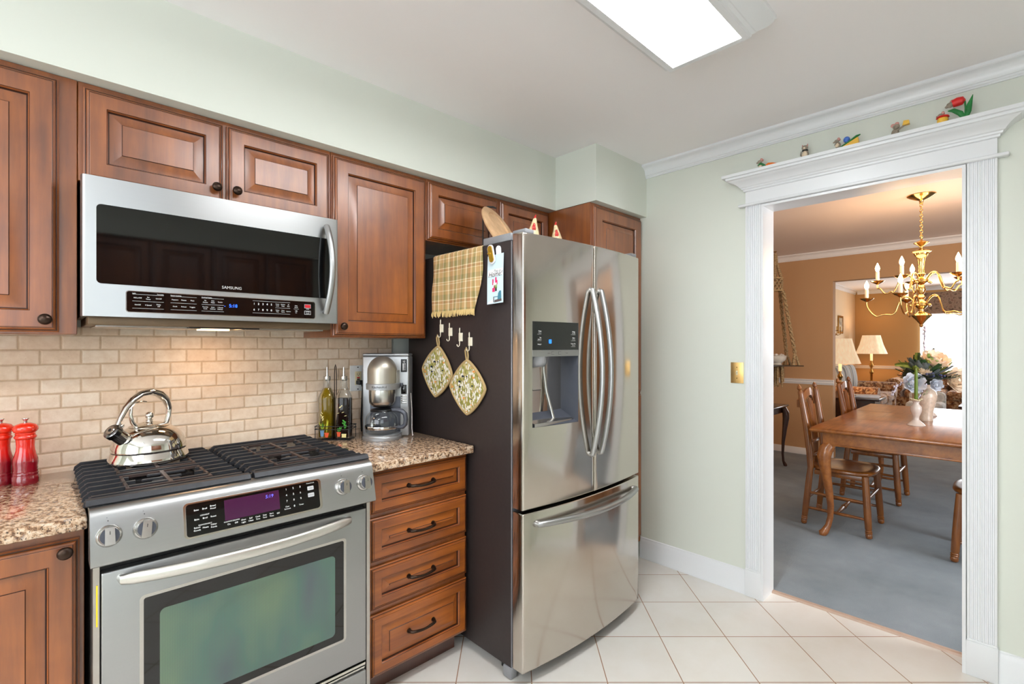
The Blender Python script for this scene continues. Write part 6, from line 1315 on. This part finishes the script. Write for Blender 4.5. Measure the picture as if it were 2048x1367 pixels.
def soft(m, x0, x1, y0, y1, z0, z1, r=0.06): m.box(x0, x1, y0, y1, z0, z1, min(r, (x1 - x0) / 2.2, (y1 - y0) / 2.2, (z1 - z0) / 2.2), 4)
# loveseat along the left wall
t = thing('loveseat', 'brown floral loveseat against the left wall of the living room', 'sofa', (9.7, 1.9, 0.003))
m = MB(); soft(m, 8.95, 10.55, 1.50, 2.32, 0.10, 0.44, 0.05); m.build('base', FLORAL, t); m = MB(); soft(m, 9.05, 10.45, 2.20, 2.38, 0.30, 0.88, 0.06); m.build('backrest', FLORAL, t)
for a, b in ((8.90, 9.12), (10.38, 10.60)):
    m = MB(); soft(m, a + 0.02, b - 0.02, 1.47, 2.30, 0.10, 0.60, 0.04); m.tube([((a + b) / 2, 1.46, 0.60), ((a + b) / 2, 2.30, 0.60)], 0.125, 20); m.build('arm', FLORAL, t)
for a in (9.14, 9.76):
    m = MB(); soft(m, a, a + 0.60, 1.46, 2.12, 0.42, 0.58, 0.06); m.build('seat_cushion', FLORAL, t)
for x in (8.98, 10.5):
    for y in (1.55, 2.25): m = MB(); m.cyl((x, y, 0.12), (x, y, 0.002), 0.03, 0.02, 10); m.build('leg', DARKW, t)
tm = NT('striped_blue_grey_fabric'); v = tm.coords((9, 9, 9), (0, 0, 0.4)); w_ = tm.n('ShaderNodeTexWave'); w_.inputs['Scale'].default_value = 0.6; w_.inputs['Distortion'].default_value = 2.0; tm.l(v, w_.inputs['Vector'])
tm.base(tm.ramp(w_.outputs['Fac'], [(0.3, lin(150, 154, 156)), (0.7, lin(206, 204, 196))])); tm.set(Roughness=0.9); BLUEST = tm.m
for k, (x, lab) in enumerate(((9.34, 'blue grey striped back cushion on the loveseat, closest to the opening'), (9.78, 'blue grey striped back cushion in the middle of the loveseat'), (10.20, 'blue grey striped back cushion at the far end of the loveseat'))):
    m = MB(); m.M = Matrix.Translation((x, 2.03, 0.582)) @ Matrix.Rotation(-0.12, 4, 'X'); R = []
    for a in range(0, 13):
        p = PI * a / 12; s_ = math.sin(p) ** 0.5; R.append([(0.20 * s_ * (abs(math.cos(q)) ** 0.6) * (1 if math.cos(q) > 0 else -1), 0.085 * s_ * math.sin(q), 0.22 - 0.22 * math.cos(p)) for q in [2 * PI * i / 24 for i in range(24)]])
    m.loops(R, 0, True, True, True); o = m.build('cushion', BLUEST, None); tag(o, lab, 'cushion', 'loveseat cushions')
# sofa under the window
t = thing('sofa', 'brown floral sofa with rolled arms in front of the far living room wall', 'sofa', (11.6, 0.95, 0.003))
m = MB(); soft(m, 11.05, 11.95, 0.10, 1.66, 0.10, 0.44, 0.05); m.build('base', FLORAL, t); m = MB(); soft(m, 11.72, 12.02, 0.14, 1.62, 0.30, 0.86, 0.10); m.build('backrest', FLORAL, t)
for a, b in ((0.04, 0.30), (1.45, 1.71)):
    m = MB(); soft(m, 11.02, 11.95, a + 0.03, b - 0.03, 0.10, 0.62, 0.04); m.tube([(11.0, (a + b) / 2, 0.62), (11.95, (a + b) / 2, 0.62)], 0.14, 20); m.build('arm', FLORAL, t)
for a in (0.32, 0.88):
    m = MB(); soft(m, 11.0, 11.75, a, a + 0.55, 0.42, 0.58, 0.06); m.build('seat_cushion', FLORAL, t); m = MB(); soft(m, 11.55, 11.78, a, a + 0.55, 0.56, 0.90, 0.09); m.build('back_cushion', FLORAL, t)
for x in (11.12, 11.85):
    for y in (0.2, 1.56): m = MB(); m.cyl((x, y, 0.12), (x, y, 0.002), 0.03, 0.02, 10); m.build('leg', DARKW, t)
# pale slipper chair
CREAMFAB = NT('pale_floral_fabric'); v = CREAMFAB.coords(); CREAMFAB.base(CREAMFAB.ramp(CREAMFAB.noise(v, 14, 3), [(0.4, lin(206, 204, 200)), (0.55, lin(240, 236, 230)), (0.68, lin(176, 186, 176))])); CREAMFAB.set(Roughness=0.9)
t = thing('slipper_chair', 'small pale floral slipper chair between the sofa and the table', 'chair', (10.0, 1.02, 0.003))
m = MB(); soft(m, 9.72, 10.2, 0.80, 1.25, 0.24, 0.48, 0.06); m.build('seat', CREAMFAB.m, t); m = MB(); soft(m, 10.10, 10.26, 0.80, 1.25, 0.30, 0.62, 0.06); m.build('backrest', CREAMFAB.m, t)
for x in (9.78, 10.18):
    for y in (0.86, 1.20): m = MB(); m.cyl((x, y, 0.26), (x, y, 0.002), 0.022, 0.014, 10); m.build('leg', DARKW, t)
# dark console table
t = thing('console_table', 'dark mahogany table behind the farther dining chair, papers on its end', 'table', (7.6, 1.55, 0.003))
m = MB(); m.box(7.42, 7.85, 1.20, 2.2, 0.66, 0.695, 0.006, 2); m.build('table_top', DARKW, t); m = MB(); m.box(7.46, 7.81, 1.25, 2.15, 0.10, 0.662); m.build('cabinet_body', DARKW, t)
for x in (7.48, 7.79):
    for y in (1.27, 2.13): m = MB(); m.cyl((x, y, 0.11), (x, y, 0.002), 0.025, n=10); m.build('leg', DARKW, t)
PAPER = plain('white_paper', (226, 226, 230), 0.6)
for k, (a, z, lab) in enumerate(((0.2, 0.6955, 'white magazine on the end of the dark table, lower of the two'), (0.35, 0.7085, 'white magazine on the end of the dark table, upper of the two'))):
    m = MB(); m.M = Matrix.Translation((7.6, 1.36, z)) @ Matrix.Rotation(a, 4, 'Z'); m.box(-0.10, 0.10, -0.13, 0.13, 0, 0.0125, 0.001); o = m.build('magazine', PAPER); tag(o, lab, 'magazine', 'magazines')
# coffee table with hurricane glass and dish
t = thing('coffee_table', 'low dark coffee table in front of the living room window', 'coffee table', (10.0, 0.3, 0.003))
m = MB(); m.box(9.55, 10.15, -0.35, 0.62, 0.44, 0.475, 0.006, 2); m.build('table_top', DARKW, t); m = MB(); m.box(9.62, 10.08, -0.28, 0.55, 0.37, 0.442); m.build('apron', DARKW, t)
for x in (9.64, 10.06):
    for y in (-0.26, 0.53): m = MB(); m.cyl((x, y, 0.38), (x, y, 0.002), 0.03, 0.02, 10); m.build('leg', DARKW, t)
t = thing('glass_hurricane', 'clear glass cylinder with green leaves on the coffee table', 'vase', (9.86, 0.42, 0.4755))
m = MB(); m.lathe([(0.10, 0.0), (0.11, 0.004), (0.11, 0.26), (0.107, 0.26), (0.107, 0.006), (0.0, 0.006)], n=28, cap=False); m.build('cylinder', GLASS, t, world=False)
m = MB()
for k in range(16): a = k * 2.4; petal(m, Vector((0.03 * math.cos(a), 0.03 * math.sin(a), 0.01)), Vector((math.cos(a) * 0.5, math.sin(a) * 0.5, 1)), Vector((math.cos(a), math.sin(a), 0.2)), 0.10 + 0.02 * (k % 4), 0.02, 0.15)
m.build('leaves', plain('moss_green', (76, 120, 66), 0.6, var=0.2), t, world=False)
t = thing('black_dish', 'shallow black dish on the coffee table beside the glass cylinder', 'dish', (9.72, 0.12, 0.4755))
m = MB(); m.lathe([(0.07, 0), (0.10, 0.006), (0.15, 0.025), (0.152, 0.028), (0.10, 0.012), (0.0, 0.010)], n=30); m.build('bowl', BLACKG, t, world=False)
# framed picture and brass sconce on the left living room wall
t = thing('framed_picture', 'small framed picture on the left living room wall', 'picture', (11.05, 2.38, 1.75))
m = MB(); m.loops([[(11.05 - a, 2.4005 - d, 1.75 - b), (11.05 + a, 2.4005 - d, 1.75 - b), (11.05 + a, 2.4005 - d, 1.75 + b), (11.05 - a, 2.4005 - d, 1.75 + b)] for d, a, b in ((0, .17, .17), (.02, .17, .17), (.024, .16, .16), (.016, .13, .13))], 0, True, True, False); m.build('frame', BRASSD, t)
m = MB(); m.box(10.92, 11.18, 2.385, 2.389, 1.62, 1.88); tm = NT('faded_print'); tm.base(tm.ramp(tm.noise(tm.coords((1, 1, 1)), 9, 4), [(0.35, lin(120, 104, 84)), (0.6, lin(196, 180, 150))])); m.build('print', tm.m, t)
t = thing('wall_sconce', 'brass candle sconce on the living room wall beside the picture', 'sconce', (10.55, 2.38, 1.6))
m = MB(); m.lathe([(0.035, 0), (0.035, 0.01), (0.0, 0.012)], n=16); bmesh.ops.transform(m.bm, matrix=Matrix.Translation((10.55, 2.4, 1.62)) @ Matrix.Rotation(PI / 2, 4, 'X'), verts=m.bm.verts); m.tube([(10.55, 2.39, 1.66), (10.55, 2.385, 1.80), (10.55, 2.39, 1.84)], [0.012, 0.016, 0.004], 8); m.build('wall_plate', BRASSD, t)
for s in (-1, 1):
    m = MB(); m.tube([(10.55, 2.385, 1.60), (10.55 + s * 0.06, 2.34, 1.54), (10.55 + s * 0.12, 2.31, 1.56), (10.55 + s * 0.12, 2.31, 1.62)], 0.007, 8); m.lathe([(0.006, 0.0), (0.03, 0.012), (0.0, 0.014)], (10.55 + s * 0.12, 2.31, 1.615), 14); m.cyl((10.55 + s * 0.12, 2.31, 1.625), (10.55 + s * 0.12, 2.31, 1.70), 0.009, n=10); m.build('arm', BRASSD, t)
